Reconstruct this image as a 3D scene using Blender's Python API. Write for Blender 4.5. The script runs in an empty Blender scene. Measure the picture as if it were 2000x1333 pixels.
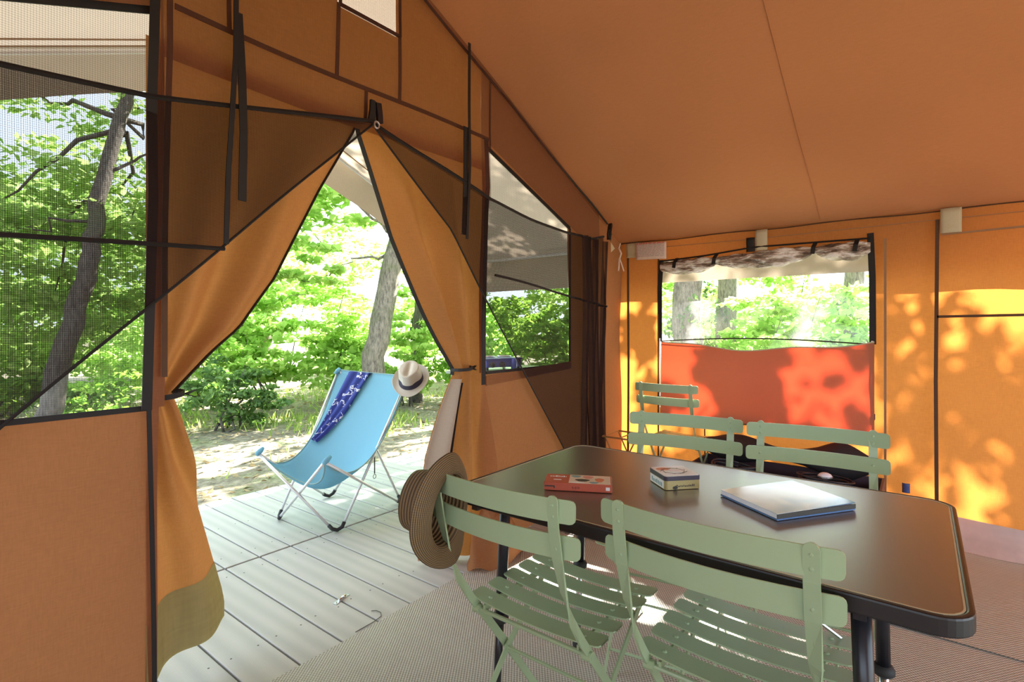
import bpy, math, random
import numpy as np
from mathutils import Vector, Matrix

PI = math.pi
rng = np.random.default_rng(7)
random.seed(7)
scene = bpy.context.scene
COL = scene.collection

# ------------------------------------------------------------------ camera, sky, sun, exposure
cam_d = bpy.data.cameras.new('camera')
cam_d.lens = 18.47
cam_d.sensor_width = 36.0
cam_d.shift_y = -26.5 / 2000
cam_d.clip_start = 0.02
cam_d.clip_end = 500
cam = bpy.data.objects.new('camera', cam_d)
cam.location = (0, 0, 1.2)
cam.rotation_euler = (PI / 2, 0, math.radians(37.9 - 90))
COL.objects.link(cam)
scene.camera = cam

SUN_EL, SUN_AZ = math.radians(38), math.radians(-3)
SUNV = Vector((math.cos(SUN_EL) * math.cos(SUN_AZ), math.cos(SUN_EL) * math.sin(SUN_AZ), math.sin(SUN_EL)))

world = bpy.data.worlds.new('world')
scene.world = world
world.use_nodes = True
wn = world.node_tree.nodes
wl = world.node_tree.links
bgn = wn['Background']
sky = wn.new('ShaderNodeTexSky')
sky.sky_type = 'HOSEK_WILKIE'
sky.sun_direction = SUNV
sky.turbidity = 6.0
sky.ground_albedo = 0.35
skymix = wn.new('ShaderNodeMixRGB')
skymix.inputs[0].default_value = 0.55
skymix.inputs[2].default_value = (0.74, 0.87, 1.0, 1)
wl.new(sky.outputs[0], skymix.inputs[1])
wl.new(skymix.outputs[0], bgn.inputs[0])
bgn.inputs[1].default_value = 1.7

sun_d = bpy.data.lights.new('sun', 'SUN')
sun_d.energy = 12.5
sun_d.color = (1.0, 0.95, 0.86)
sun_d.angle = math.radians(0.6)
sun = bpy.data.objects.new('sun', sun_d)
sun.rotation_euler = SUNV.to_track_quat('Z', 'Y').to_euler()
sun.location = SUNV * 30
COL.objects.link(sun)

scene.view_settings.view_transform = 'Standard'
scene.view_settings.look = 'None'
scene.view_settings.gamma = 1.0
scene.view_settings.use_curve_mapping = False
scene.view_settings.exposure = 2.27

# ------------------------------------------------------------------ materials
MATS = {}


class NT:
    def __init__(self, name):
        self.m = bpy.data.materials.new(name)
        self.m.use_nodes = True
        self.t = self.m.node_tree
        self.t.nodes.clear()
        self.out = self.n('ShaderNodeOutputMaterial')

    def n(self, typ, **kw):
        nd = self.t.nodes.new(typ)
        for k, v in kw.items():
            setattr(nd, k, v)
        return nd

    def l(self, a, b):
        self.t.links.new(a, b)

    def coord(self, scale=(1, 1, 1), rot=(0, 0, 0), kind='Object'):
        tc = self.n('ShaderNodeTexCoord')
        mp = self.n('ShaderNodeMapping')
        mp.inputs['Scale'].default_value = scale
        mp.inputs['Rotation'].default_value = rot
        self.l(tc.outputs[kind], mp.inputs[0])
        return mp.outputs[0]

    def noise(self, vec, scale, detail=3, rough=0.6):
        nd = self.n('ShaderNodeTexNoise')
        nd.inputs['Scale'].default_value = scale
        nd.inputs['Detail'].default_value = detail
        nd.inputs['Roughness'].default_value = rough
        if vec is not None:
            self.l(vec, nd.inputs['Vector'])
        return nd.outputs['Fac']

    def ramp(self, fac, stops):
        nd = self.n('ShaderNodeValToRGB')
        e = nd.color_ramp.elements
        while len(e) > 1:
            e.remove(e[-1])
        e[0].position = stops[0][0]
        e[0].color = (*stops[0][1], 1)
        for p, c in stops[1:]:
            x = e.new(p)
            x.color = (*c, 1)
        self.l(fac, nd.inputs[0])
        return nd.outputs[0]

    def mixc(self, fac, a, b, blend='MIX'):
        nd = self.n('ShaderNodeMixRGB', blend_type=blend)
        for i, v in ((0, fac), (1, a), (2, b)):
            if isinstance(v, (int, float)):
                nd.inputs[i].default_value = v
            elif isinstance(v, tuple):
                nd.inputs[i].default_value = (*v, 1)
            else:
                self.l(v, nd.inputs[i])
        return nd.outputs[0]

    def math(self, op, a, b=0.0, c=None):
        nd = self.n('ShaderNodeMath', operation=op)
        for i, v in ((0, a), (1, b), (2, c)):
            if v is None:
                continue
            if isinstance(v, (int, float)):
                nd.inputs[i].default_value = v
            else:
                self.l(v, nd.inputs[i])
        return nd.outputs[0]

    def sep(self, vec):
        nd = self.n('ShaderNodeSeparateXYZ')
        self.l(vec, nd.inputs[0])
        return nd.outputs

    def bump(self, h, strength=0.3, dist=0.01):
        nd = self.n('ShaderNodeBump')
        nd.inputs['Strength'].default_value = strength
        nd.inputs['Distance'].default_value = dist
        self.l(h, nd.inputs['Height'])
        return nd.outputs[0]

    def principled(self, col, rough=0.5, metal=0.0, normal=None, spec=None, coat=None):
        p = self.n('ShaderNodeBsdfPrincipled')
        if isinstance(col, tuple):
            p.inputs['Base Color'].default_value = (*col, 1)
        else:
            self.l(col, p.inputs['Base Color'])
        if isinstance(rough, (int, float)):
            p.inputs['Roughness'].default_value = rough
        else:
            self.l(rough, p.inputs['Roughness'])
        p.inputs['Metallic'].default_value = metal
        if spec is not None:
            p.inputs['Specular IOR Level'].default_value = spec
        if coat is not None:
            p.inputs['Coat Weight'].default_value = coat
            p.inputs['Coat Roughness'].default_value = 0.30
        if normal is not None:
            self.l(normal, p.inputs['Normal'])
        return p.outputs[0]

    def done(self, shader, key):
        self.l(shader, self.out.inputs[0])
        MATS[key] = self.m
        return self.m


def plain(key, col, rough=0.5, metal=0.0, vary=0.12, scale=30, spec=None, bump=0.0):
    t = NT(key)
    v = t.coord()
    nz = t.noise(v, scale)
    c = t.mixc(nz, tuple(x * (1 - vary) for x in col), tuple(min(1, x * (1 + vary)) for x in col))
    nrm = t.bump(nz, bump, 0.004) if bump else None
    return t.done(t.principled(c, rough, metal, nrm, spec), key)


def canvas(key, diff, trans, tfac, weave=260.0, vary=0.10, gloss=0.0):
    """woven tent cloth: part of the light is scattered back, part comes through"""
    t = NT(key)
    v = t.coord()
    a = t.noise(t.coord((1.0, 1.0, 0.12)), weave, 2)
    b = t.noise(t.coord((0.12, 0.12, 1.0)), weave, 2)
    ab = t.math('MULTIPLY', t.math('ADD', a, b), 0.5)
    big = t.noise(v, 2.2, 3)
    k = t.math('ADD', t.math('MULTIPLY', t.math('SUBTRACT', ab, 0.5), vary * 5), t.math('MULTIPLY', t.math('SUBTRACT', big, 0.5), vary * 2))
    k = t.math('ADD', k, 1.0)
    kk = t.n('ShaderNodeCombineXYZ')
    for i in range(3):
        t.l(k, kk.inputs[i])
    cd = t.mixc(1.0, diff, kk.outputs[0], 'MULTIPLY')
    ct = t.mixc(1.0, trans, kk.outputs[0], 'MULTIPLY')
    d = t.n('ShaderNodeBsdfDiffuse')
    t.l(cd, d.inputs[0])
    tr = t.n('ShaderNodeBsdfTranslucent')
    t.l(ct, tr.inputs[0])
    mx = t.n('ShaderNodeMixShader')
    mx.inputs[0].default_value = tfac
    t.l(d.outputs[0], mx.inputs[1])
    t.l(tr.outputs[0], mx.inputs[2])
    return t.done(mx.outputs[0], key)


def net(key, col, cover, pitch=0.0042, amp=0.22):
    """fine netting: threads cover part of the surface, the rest is open"""
    t = NT(key)
    s = t.sep(t.coord())
    f = 2 * PI / pitch
    w1 = t.math('SINE', t.math('MULTIPLY', s[0], f))
    w2 = t.math('SINE', t.math('MULTIPLY', s[2], f))
    w = t.math('MULTIPLY', t.math('ADD', w1, w2), amp * 0.5)
    fac = t.math('ADD', w, cover)
    d = t.n('ShaderNodeBsdfDiffuse')
    d.inputs[0].default_value = (*col, 1)
    tr = t.n('ShaderNodeBsdfTransparent')
    mx = t.n('ShaderNodeMixShader')
    t.l(fac, mx.inputs[0])
    t.l(tr.outputs[0], mx.inputs[1])
    t.l(d.outputs[0], mx.inputs[2])
    return t.done(mx.outputs[0], key)


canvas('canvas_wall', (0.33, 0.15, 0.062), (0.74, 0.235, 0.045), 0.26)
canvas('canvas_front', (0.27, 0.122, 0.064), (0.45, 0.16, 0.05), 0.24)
canvas('canvas_roof', (0.50, 0.235, 0.118), (0.50, 0.22, 0.085), 0.06, vary=0.05)
canvas('canvas_fly', (0.46, 0.38, 0.30), (0.52, 0.42, 0.32), 0.16, vary=0.05)
canvas('canvas_flap', (0.34, 0.16, 0.072), (0.60, 0.23, 0.055), 0.32)
canvas('canvas_red', (0.27, 0.145, 0.09), (0.95, 0.075, 0.026), 0.13, vary=0.04)
canvas('canvas_mud', (0.42, 0.36, 0.16), (0.30, 0.27, 0.09), 0.2, weave=60)
canvas('skirt_vinyl', (0.62, 0.50, 0.47), (0.5, 0.35, 0.25), 0.12, weave=20)
net('net_black', (0.030, 0.019, 0.018), 0.70)
net('net_gable', (0.13, 0.052, 0.038), 0.48, amp=0.12)
net('net_window', (0.20, 0.19, 0.18), 0.30, pitch=0.006, amp=0.25)
plain('tape_black', (0.009, 0.007, 0.007), 0.7)
plain('seam_brown', (0.085, 0.038, 0.016), 0.8)
plain('seam_tan', (0.30, 0.17, 0.09), 0.8)
plain('velcro', (0.52, 0.46, 0.32), 0.9, scale=200)
plain('chair_paint', (0.32, 0.42, 0.245), 0.33, vary=0.05, scale=12)
plain('chair_paint_cream', (0.56, 0.56, 0.46), 0.4, vary=0.05, scale=12)
plain('rivet', (0.33, 0.40, 0.30), 0.3)
plain('black_metal', (0.012, 0.012, 0.017), 0.32)
plain('black_rubber', (0.02, 0.02, 0.02), 0.7)
plain('chrome', (0.7, 0.7, 0.72), 0.2, 1.0)
plain('aluminium', (0.72, 0.73, 0.75), 0.38, 0.6)
plain('edge_plastic', (0.014, 0.013, 0.013), 0.4)
plain('trim_line', (0.55, 0.48, 0.30), 0.5)
plain('red_card', (0.48, 0.095, 0.045), 0.45)
plain('red_dark', (0.22, 0.03, 0.02), 0.5)
plain('white_card', (0.8, 0.79, 0.76), 0.5)
plain('cream_print', (0.70, 0.60, 0.44), 0.5)
plain('pink_print', (0.62, 0.25, 0.20), 0.5)
plain('teal_print', (0.20, 0.33, 0.33), 0.5)
plain('dark_print', (0.05, 0.045, 0.035), 0.5)
plain('grey_print', (0.42, 0.40, 0.42), 0.6)
plain('paper', (0.82, 0.82, 0.88), 0.6)
plain('tin_gold', (0.42, 0.34, 0.14), 0.35, 0.3)
plain('tin_dark', (0.06, 0.05, 0.07), 0.35, 0.2)
plain('tin_top', (0.62, 0.57, 0.52), 0.3, 0.0, vary=0.25, scale=40)
plain('orange_print', (0.68, 0.25, 0.12), 0.5)
plain('blue_print', (0.10, 0.20, 0.40), 0.5)
plain('hatband', (0.035, 0.032, 0.06), 0.8)
plain('label_paper', (0.75, 0.60, 0.55), 0.7)
plain('label_red', (0.60, 0.16, 0.15), 0.7)
plain('cord_white', (0.75, 0.62, 0.55), 0.8)
plain('stove_blue', (0.07, 0.10, 0.42), 0.35)
plain('bag_black', (0.018, 0.014, 0.016), 0.75, bump=0.6, scale=14)
plain('cable_black', (0.02, 0.02, 0.026), 0.4)
plain('box_plum', (0.09, 0.05, 0.065), 0.5)
plain('plywood', (0.62, 0.46, 0.24), 0.6)
plain('steel', (0.62, 0.66, 0.68), 0.3, 0.85)
plain('tag_blue', (0.06, 0.09, 0.25), 0.5)
plain('wire_brown', (0.35, 0.16, 0.05), 0.5)

# dining table laminate
t = NT('table_laminate')
v = t.coord((1, 18, 1))
nz = t.noise(v, 60, 4)
nz2 = t.noise(t.coord(), 5, 3)
c = t.mixc(nz, (0.080, 0.073, 0.050), (0.13, 0.115, 0.082))
c = t.mixc(t.math('MULTIPLY', nz2, 0.4), c, (0.12, 0.095, 0.085))
t.done(t.principled(c, t.math('ADD', t.math('MULTIPLY', nz, 0.10), 0.30), 0, t.bump(nz, 0.05, 0.002), 1.0, 1.0), 'table_laminate')

# woven floor mat
t = NT('woven_mat')
s = t.sep(t.coord())
P = 0.016
wx = t.math('SINE', t.math('MULTIPLY', s[0], 2 * PI / P))
wy = t.math('SINE', t.math('MULTIPLY', s[1], 2 * PI / (P * 0.75)))
pr = t.math('MULTIPLY', wx, wy)
h = t.math('ADD', t.math('MULTIPLY', pr, 0.5), 0.5)
rows = t.math('ADD', t.math('MULTIPLY', t.math('SINE', t.math('MULTIPLY', s[0], 2 * PI / 0.11)), 0.5), 0.5)
big = t.noise(t.coord(), 3, 3)
c = t.mixc(h, (0.13, 0.125, 0.105), (0.66, 0.64, 0.57))
c = t.mixc(t.math('MULTIPLY', rows, 0.10), c, (0.30, 0.30, 0.28))
c = t.mixc(t.math('MULTIPLY', big, 0.25), c, (0.36, 0.33, 0.28))
t.done(t.principled(c, 0.55, 0, t.bump(h, 0.6, 0.004)), 'woven_mat')

# weathered deck board
t = NT('deck_wood')
oi = t.n('ShaderNodeObjectInfo')
v = t.coord((5, 0.7, 5))
off = t.n('ShaderNodeVectorMath', operation='ADD')
t.l(v, off.inputs[0])
cmb = t.n('ShaderNodeCombineXYZ')
t.l(t.math('MULTIPLY', oi.outputs['Random'], 57.0), cmb.inputs[0])
t.l(t.math('MULTIPLY', oi.outputs['Random'], 31.0), cmb.inputs[1])
t.l(cmb.outputs[0], off.inputs[1])
w = t.n('ShaderNodeTexWave', wave_type='BANDS', bands_direction='X')
w.inputs['Scale'].default_value = 0.9
w.inputs['Distortion'].default_value = 5.0
w.inputs['Detail'].default_value = 3
w.inputs['Detail Scale'].default_value = 0.8
t.l(off.outputs[0], w.inputs[0])
fine = t.noise(t.coord((60, 2, 60)), 6, 3)
c = t.mixc(w.outputs['Fac'], (0.40, 0.40, 0.38), (0.47, 0.465, 0.44))
c = t.mixc(t.math('MULTIPLY', fine, 0.22), c, (0.36, 0.355, 0.33))
c = t.mixc(t.math('MULTIPLY', oi.outputs['Random'], 0.25), c, (0.42, 0.43, 0.38))
t.done(t.principled(c, 0.7, 0, t.bump(fine, 0.15, 0.004)), 'deck_wood')

# ground
t = NT('forest_floor')
v = t.coord()
n1 = t.noise(v, 1.1, 5)
n2 = t.noise(v, 14, 5, 0.75)
c = t.ramp(n2, [(0.30, (0.07, 0.058, 0.04)), (0.5, (0.20, 0.17, 0.12)), (0.72, (0.36, 0.32, 0.24))])
g = t.ramp(n2, [(0.30, (0.06, 0.09, 0.02)), (0.6, (0.22, 0.26, 0.10)), (0.8, (0.42, 0.42, 0.25))])
c = t.mixc(t.ramp(n1, [(0.52, (0, 0, 0)), (0.66, (1, 1, 1))]), c, g)
t.done(t.principled(c, 0.9, 0, t.bump(n2, 0.8, 0.03)), 'forest_floor')


def leafmat(key, dark, light, tdark, tlight, tf=0.5):
    t = NT(key)
    ge = t.n('ShaderNodeNewGeometry')
    r = ge.outputs['Random Per Island']
    cd = t.mixc(r, dark, light)
    ct = t.mixc(r, tdark, tlight)
    d = t.n('ShaderNodeBsdfDiffuse')
    t.l(cd, d.inputs[0])
    tr = t.n('ShaderNodeBsdfTranslucent')
    t.l(ct, tr.inputs[0])
    mx = t.n('ShaderNodeMixShader')
    mx.inputs[0].default_value = tf
    t.l(d.outputs[0], mx.inputs[1])
    t.l(tr.outputs[0], mx.inputs[2])
    return t.done(mx.outputs[0], key)


leafmat('leaf_lime', (0.20, 0.36, 0.06), (0.44, 0.58, 0.16), (0.40, 0.66, 0.14), (0.70, 0.88, 0.36), 0.52)
leafmat('leaf_mid', (0.09, 0.20, 0.035), (0.24, 0.38, 0.09), (0.22, 0.46, 0.04), (0.50, 0.75, 0.14), 0.5)
leafmat('leaf_dark', (0.06, 0.12, 0.05), (0.20, 0.30, 0.11), (0.10, 0.22, 0.03), (0.28, 0.46, 0.09), 0.4)
leafmat('leaf_litter', (0.20, 0.14, 0.07), (0.42, 0.34, 0.20), (0.3, 0.2, 0.08), (0.5, 0.4, 0.2), 0.25)
leafmat('grass_blade', (0.12, 0.20, 0.04), (0.34, 0.40, 0.12), (0.3, 0.5, 0.06), (0.6, 0.7, 0.2), 0.4)


def bark(key, a, b, moss):
    t = NT(key)
    n1 = t.noise(t.coord((6, 6, 1.6)), 6, 5, 0.7)
    n2 = t.noise(t.coord(), 2.2, 3)
    c = t.ramp(n1, [(0.32, a), (0.62, b)])
    c = t.mixc(t.ramp(n2, [(0.55, (0, 0, 0)), (0.68, (0.7, 0.7, 0.7))]), c, moss)
    return t.done(t.principled(c, 0.9, 0, t.bump(n1, 0.9, 0.03)), key)


bark('bark_pale', (0.07, 0.058, 0.045), (0.27, 0.235, 0.18), (0.10, 0.12, 0.04))
bark('bark_dark', (0.045, 0.04, 0.035), (0.15, 0.13, 0.11), (0.10, 0.12, 0.06))

# sling cloth of the lounge chair
t = NT('sling_cloth')
nz = t.noise(t.coord(), 300, 2)
c = t.mixc(nz, (0.20, 0.46, 0.60), (0.30, 0.56, 0.70))
d = t.n('ShaderNodeBsdfDiffuse')
t.l(c, d.inputs[0])
tr = t.n('ShaderNodeBsdfTranslucent')
tr.inputs[0].default_value = (0.25, 0.58, 0.72, 1)
mx = t.n('ShaderNodeMixShader')
mx.inputs[0].default_value = 0.32
t.l(d.outputs[0], mx.inputs[1])
t.l(tr.outputs[0], mx.inputs[2])
t.done(mx.outputs[0], 'sling_cloth')

# printed scarf
t = NT('scarf_cloth')
vv = t.coord()
vo = t.n('ShaderNodeTexVoronoi', feature='DISTANCE_TO_EDGE')
vo.inputs['Scale'].default_value = 16
nzv = t.n('ShaderNodeTexNoise')
nzv.inputs['Scale'].default_value = 30
t.l(vv, nzv.inputs['Vector'])
mxv = t.mixc(0.06, vv, nzv.outputs['Color'])
t.l(mxv, vo.inputs['Vector'])
line = t.math('LESS_THAN', vo.outputs['Distance'], 0.035)
mask = t.math('GREATER_THAN', t.noise(vv, 9, 2), 0.50)
c = t.mixc(t.math('MULTIPLY', line, mask), (0.012, 0.03, 0.22), (0.65, 0.68, 0.78))
t.done(t.principled(c, 0.7), 'scarf_cloth')


# straw hats: sewn braid rows (uv v runs from crown centre to brim edge)
def straw(key, a, b, rows, rough=0.75, amt=1.0):
    t = NT(key)
    tc = t.n('ShaderNodeTexCoord')
    s = t.sep(tc.outputs['UV'])
    w = t.math('SINE', t.math('MULTIPLY', s[1], 2 * PI * rows))
    h = t.math('ADD', t.math('MULTIPLY', w, 0.5), 0.5)
    st = t.math('ADD', t.math('MULTIPLY', t.math('SINE', t.math('MULTIPLY', s[0], 2 * PI * 150)), 0.12), 0.0)
    hh = t.math('MULTIPLY', t.math('ADD', h, st), amt)
    c = t.mixc(hh, a, b)
    return t.done(t.principled(c, rough, 0, t.bump(h, 0.5 * amt, 0.004)), key)


straw('straw_brown', (0.05, 0.03, 0.012), (0.26, 0.175, 0.08), 34)
straw('straw_white', (0.50, 0.46, 0.38), (0.72, 0.68, 0.60), 40, amt=0.5)

# magazine cover: soft printed blur
t = NT('cover_print')
v = t.coord()
s = t.sep(v)
n1 = t.noise(v, 7, 2)
c = t.ramp(n1, [(0.35, (0.40, 0.50, 0.56)), (0.5, (0.66, 0.68, 0.60)), (0.62, (0.74, 0.76, 0.66))])
yy = t.math('ABSOLUTE', t.math('SUBTRACT', t.math('DIVIDE', s[1], 0.195), 0.5))
fx = t.math('MULTIPLY', t.math('DIVIDE', s[0], 0.242), t.math('MULTIPLY', yy, 2.0))
fx = t.math('ADD', fx, t.math('MULTIPLY', t.math('SUBTRACT', n1, 0.5), 0.5))
fx = t.ramp(fx, [(0.38, (0, 0, 0)), (0.72, (1, 1, 1))])
c = t.mixc(fx, c, (0.10, 0.25, 0.42))
t.done(t.principled(c, 0.12, 0, None, 0.6), 'cover_print')

# clear window vinyl
t = NT('clear_vinyl')
tr = t.n('ShaderNodeBsdfTransparent')
tr.inputs[0].default_value = (0.95, 0.97, 0.95, 1)
gl = t.n('ShaderNodeBsdfGlossy')
gl.inputs['Roughness'].default_value = 0.08
t.l(t.bump(t.noise(t.coord(), 3, 2), 0.25, 0.03), gl.inputs['Normal'])
df = t.n('ShaderNodeBsdfTranslucent')
df.inputs[0].default_value = (0.9, 0.9, 0.92, 1)
haze = t.ramp(t.noise(t.coord(), 2.6, 4), [(0.48, (0.015, 0.015, 0.015)), (0.75, (0.16, 0.16, 0.16))])
m1 = t.n('ShaderNodeMixShader')
t.l(haze, m1.inputs[0])
t.l(tr.outputs[0], m1.inputs[1])
t.l(df.outputs[0], m1.inputs[2])
m2 = t.n('ShaderNodeMixShader')
m2.inputs[0].default_value = 0.05
t.l(m1.outputs[0], m2.inputs[1])
t.l(gl.outputs[0], m2.inputs[2])
t.done(m2.outputs[0], 'clear_vinyl')

t = NT('rolled_vinyl')
cr = t.noise(t.coord((1, 0.25, 1)), 30, 4, 0.6)
c = t.ramp(cr, [(0.38, (0.10, 0.06, 0.04)), (0.5, (0.42, 0.34, 0.28)), (0.58, (0.9, 0.88, 0.86))])
t.done(t.principled(c, 0.12, 0, t.bump(cr, 1.0, 0.05), 1.0), 'rolled_vinyl')


# ------------------------------------------------------------------ mesh helpers
def V(*a):
    return Vector(a)


class MB:
    """collects shapes, then links them as one mesh object"""

    def __init__(self):
        self.v, self.f, self.uv = [], [], {}

    def add(self, vs, fs):
        b = len(self.v)
        self.v += [tuple(x) for x in vs]
        self.f += [tuple(i + b for i in f) for f in fs]
        return b

    def box(self, lo, hi):
        (a, b, c), (d, e, f) = lo, hi
        vs = [(a, b, c), (d, b, c), (d, e, c), (a, e, c), (a, b, f), (d, b, f), (d, e, f), (a, e, f)]
        self.add(vs, [(0, 3, 2, 1), (4, 5, 6, 7), (0, 1, 5, 4), (1, 2, 6, 5), (2, 3, 7, 6), (3, 0, 4, 7)])
        return self

    def prism(self, poly, fn0, fn1):
        """closed solid between two mapped copies of a 2-D outline"""
        n = len(poly)
        vs = [fn0(*p) for p in poly] + [fn1(*p) for p in poly]
        fs = [tuple(range(n - 1, -1, -1)), tuple(range(n, 2 * n))]
        fs += [(i, (i + 1) % n, (i + 1) % n + n, i + n) for i in range(n)]
        self.add(vs, fs)
        return self

    def grid(self, fn, nu, nv, closed=False):
        b = len(self.v)
        cols = nu if closed else nu + 1
        for j in range(nv + 1):
            for i in range(cols):
                self.v.append(tuple(fn(i / nu, j / nv)))
                self.uv[len(self.v) - 1] = (i / nu, j / nv)
        for j in range(nv):
            for i in range(nu):
                a = b + j * cols + i
                c = b + j * cols + (i + 1) % cols
                self.f.append((a, c, c + cols, a + cols))
        return self

    def tube(self, pts, r, seg=8, caps=True):
        pts = [Vector(p) for p in pts]
        n = len(pts)
        rs = r if isinstance(r, (list, tuple)) else [r] * n
        b = len(self.v)
        up = None
        for k, p in enumerate(pts):
            d = (pts[min(k + 1, n - 1)] - pts[max(k - 1, 0)]).normalized()
            if up is None:
                up = d.orthogonal().normalized()
            else:
                up = (up - d * up.dot(d))
                up = up.normalized() if up.length > 1e-6 else d.orthogonal().normalized()
            s = d.cross(up)
            for i in range(seg):
                a = 2 * PI * i / seg
                self.v.append(tuple(p + (up * math.cos(a) + s * math.sin(a)) * rs[k]))
        for k in range(n - 1):
            for i in range(seg):
                a = b + k * seg + i
                c = b + k * seg + (i + 1) % seg
                self.f.append((a, c, c + seg, a + seg))
        if caps:
            self.f.append(tuple(b + i for i in range(seg - 1, -1, -1)))
            self.f.append(tuple(b + (n - 1) * seg + i for i in range(seg)))
        return self

    def bar(self, pts, wdir, w, th):
        """flat bar along a path; wdir/w/th per point (wdir = direction of the wide side)"""
        pts = [Vector(p) for p in pts]
        n = len(pts)
        b = len(self.v)
        for k, p in enumerate(pts):
            d = (pts[min(k + 1, n - 1)] - pts[max(k - 1, 0)]).normalized()
            wd = Vector(wdir[k] if isinstance(wdir, list) else wdir)
            wd = (wd - d * wd.dot(d)).normalized()
            td = d.cross(wd)
            ww = w[k] if isinstance(w, list) else w
            tt = th[k] if isinstance(th, list) else th
            for sx, sy in ((-1, -1), (1, -1), (1, 1), (-1, 1)):
                self.v.append(tuple(p + wd * sx * ww / 2 + td * sy * tt / 2))
        for k in range(n - 1):
            for i in range(4):
                a = b + k * 4 + i
                c = b + k * 4 + (i + 1) % 4
                self.f.append((a, c, c + 4, a + 4))
        self.f.append((b + 3, b + 2, b + 1, b))
        e = b + (n - 1) * 4
        self.f.append((e, e + 1, e + 2, e + 3))
        return self

    def disc(self, c, nrm, r, h, seg=8):
        c = Vector(c)
        nrm = Vector(nrm).normalized()
        self.tube([c, c + nrm * h * 0.6, c + nrm * h], [r, r, r * 0.55], seg)
        return self

    def build(self, name, mat, parent=None, smooth=False, bevel=0.0, solid=0.0):
        me = bpy.data.meshes.new(name)
        me.from_pydata(self.v, [], self.f)
        me.materials.append(MATS[mat])
        if self.uv:
            ul = me.uv_layers.new(name='uv')
            for lp in me.loops:
                ul.data[lp.index].uv = self.uv.get(lp.vertex_index, (0, 0))
        if smooth:
            me.polygons.foreach_set('use_smooth', [True] * len(me.polygons))
        me.update()
        o = bpy.data.objects.new(name, me)
        COL.objects.link(o)
        if parent is not None:
            o.parent = parent
        if solid:
            md = o.modifiers.new('solid', 'SOLIDIFY')
            md.thickness = solid
            md.offset = 0
        if bevel:
            md = o.modifiers.new('bevel', 'BEVEL')
            md.width = bevel
            md.segments = 2
            md.limit_method = 'ANGLE'
        return o


def empty(name, loc=(0, 0, 0), rz=0.0):
    o = bpy.data.objects.new(name, None)
    o.location = loc
    o.rotation_euler = (0, 0, rz)
    o.empty_display_size = 0.1
    COL.objects.link(o)
    return o


def tag(o, label=None, cat=None, group=None, kind=None):
    if label:
        o['label'] = label
    if cat:
        o['category'] = cat
    if group:
        o['group'] = group
    if kind:
        o['kind'] = kind
    return o


def copy_tree(o, parent=None):
    c = o.copy()
    COL.objects.link(c)
    if parent is not None:
        c.parent = parent
    for ch in list(o.children):
        copy_tree(ch, c)
    return c


def rrect(x0, y0, x1, y1, r, seg=5):
    out = []
    for cx, cy, a0 in ((x1 - r, y0 + r, -90), (x1 - r, y1 - r, 0), (x0 + r, y1 - r, 90), (x0 + r, y0 + r, 180)):
        for k in range(seg + 1):
            a = math.radians(a0 + 90 * k / seg)
            out.append((cx + r * math.cos(a), cy + r * math.sin(a)))
    return out


def interp(xs, ys, x):
    return float(np.interp(x, xs, ys))


# ------------------------------------------------------------------ tent dimensions
RX, RZ, SL = 1.37, 2.88, 0.425       # ridge line, height, slope of the inner roof
XL, XR = -1.04, 3.78                 # side walls
YF, YB = 1.85, -2.6                  # front wall, back wall
DECK_END = 3.84
GZ = -0.10


def roof_z(x):
    return RZ - SL * abs(x - RX)


# ------------------------------------------------------------------ ground, deck, mat
def ground_z(x, y):
    d = max(0.0, y - 8.0)
    return GZ + 0.03 * math.sin(x * 0.9 + 1) * math.cos(y * 0.7) + 0.02 * math.sin(x * 2.3) + min(0.35, d * 0.02)


g = MB()
g.grid(lambda u, v: ((lambda x, y: (x, y, ground_z(x, y) if (x > 4.6 or y > 4.3 or x < -1.8) else GZ - 0.02))(-40 + 100 * u, -30 + 100 * v)), 100, 100)
tag(g.build('ground', 'forest_floor', smooth=True), 'shaded sandy forest ground with leaf litter beyond the deck', kind='structure')

deck = tag(empty('floor_deck', (0, 0, 0)), 'pale weathered timber deck in front of the tent', kind='structure')
JOINT = 2.73
PITCH = 0.173


def plank_mesh(y0, y1):
    m = MB()
    m.box((-PITCH / 2 + 0.0042, y0, -0.035), (PITCH / 2 - 0.0042, y1, 0.0))
    return m


first = {}
k0, k1 = -16, 18
for row, (y0, y1) in enumerate(((1.25, JOINT - 0.007), (JOINT + 0.007, DECK_END))):
    for k in range(k0, k1):
        x = 1.358 + PITCH * (k + 0.5)
        if row not in first:
            o = plank_mesh(y0, y1).build('plank', 'deck_wood', deck, bevel=0.003)
            first[row] = o
        else:
            o = first[row].copy()
            COL.objects.link(o)
        o.location = (x, 0, 0)
# joists and front fascia below the boards
m = MB()
for y in (1.4, 2.0, 2.6, 2.86, 3.3, 3.78):
    m.box((-1.4, y - 0.03, GZ - 0.03), (4.45, y + 0.03, -0.036))
m.build('joist_frame', 'bark_dark', deck)
# screw heads
m = MB()
for k in range(k0, k1):
    x = 1.358 + PITCH * (k + 0.5)
    for y in (1.98, 2.62, 2.86, 3.3, 3.76):
        for dx in (-0.05, 0.05):
            m.disc((x + dx, y + random.uniform(-.01, .01), -0.001), (0, 0, 1), 0.004, 0.0018, 6)
tag(m.build('screw_heads', 'dark_print', deck), kind='stuff')

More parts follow.
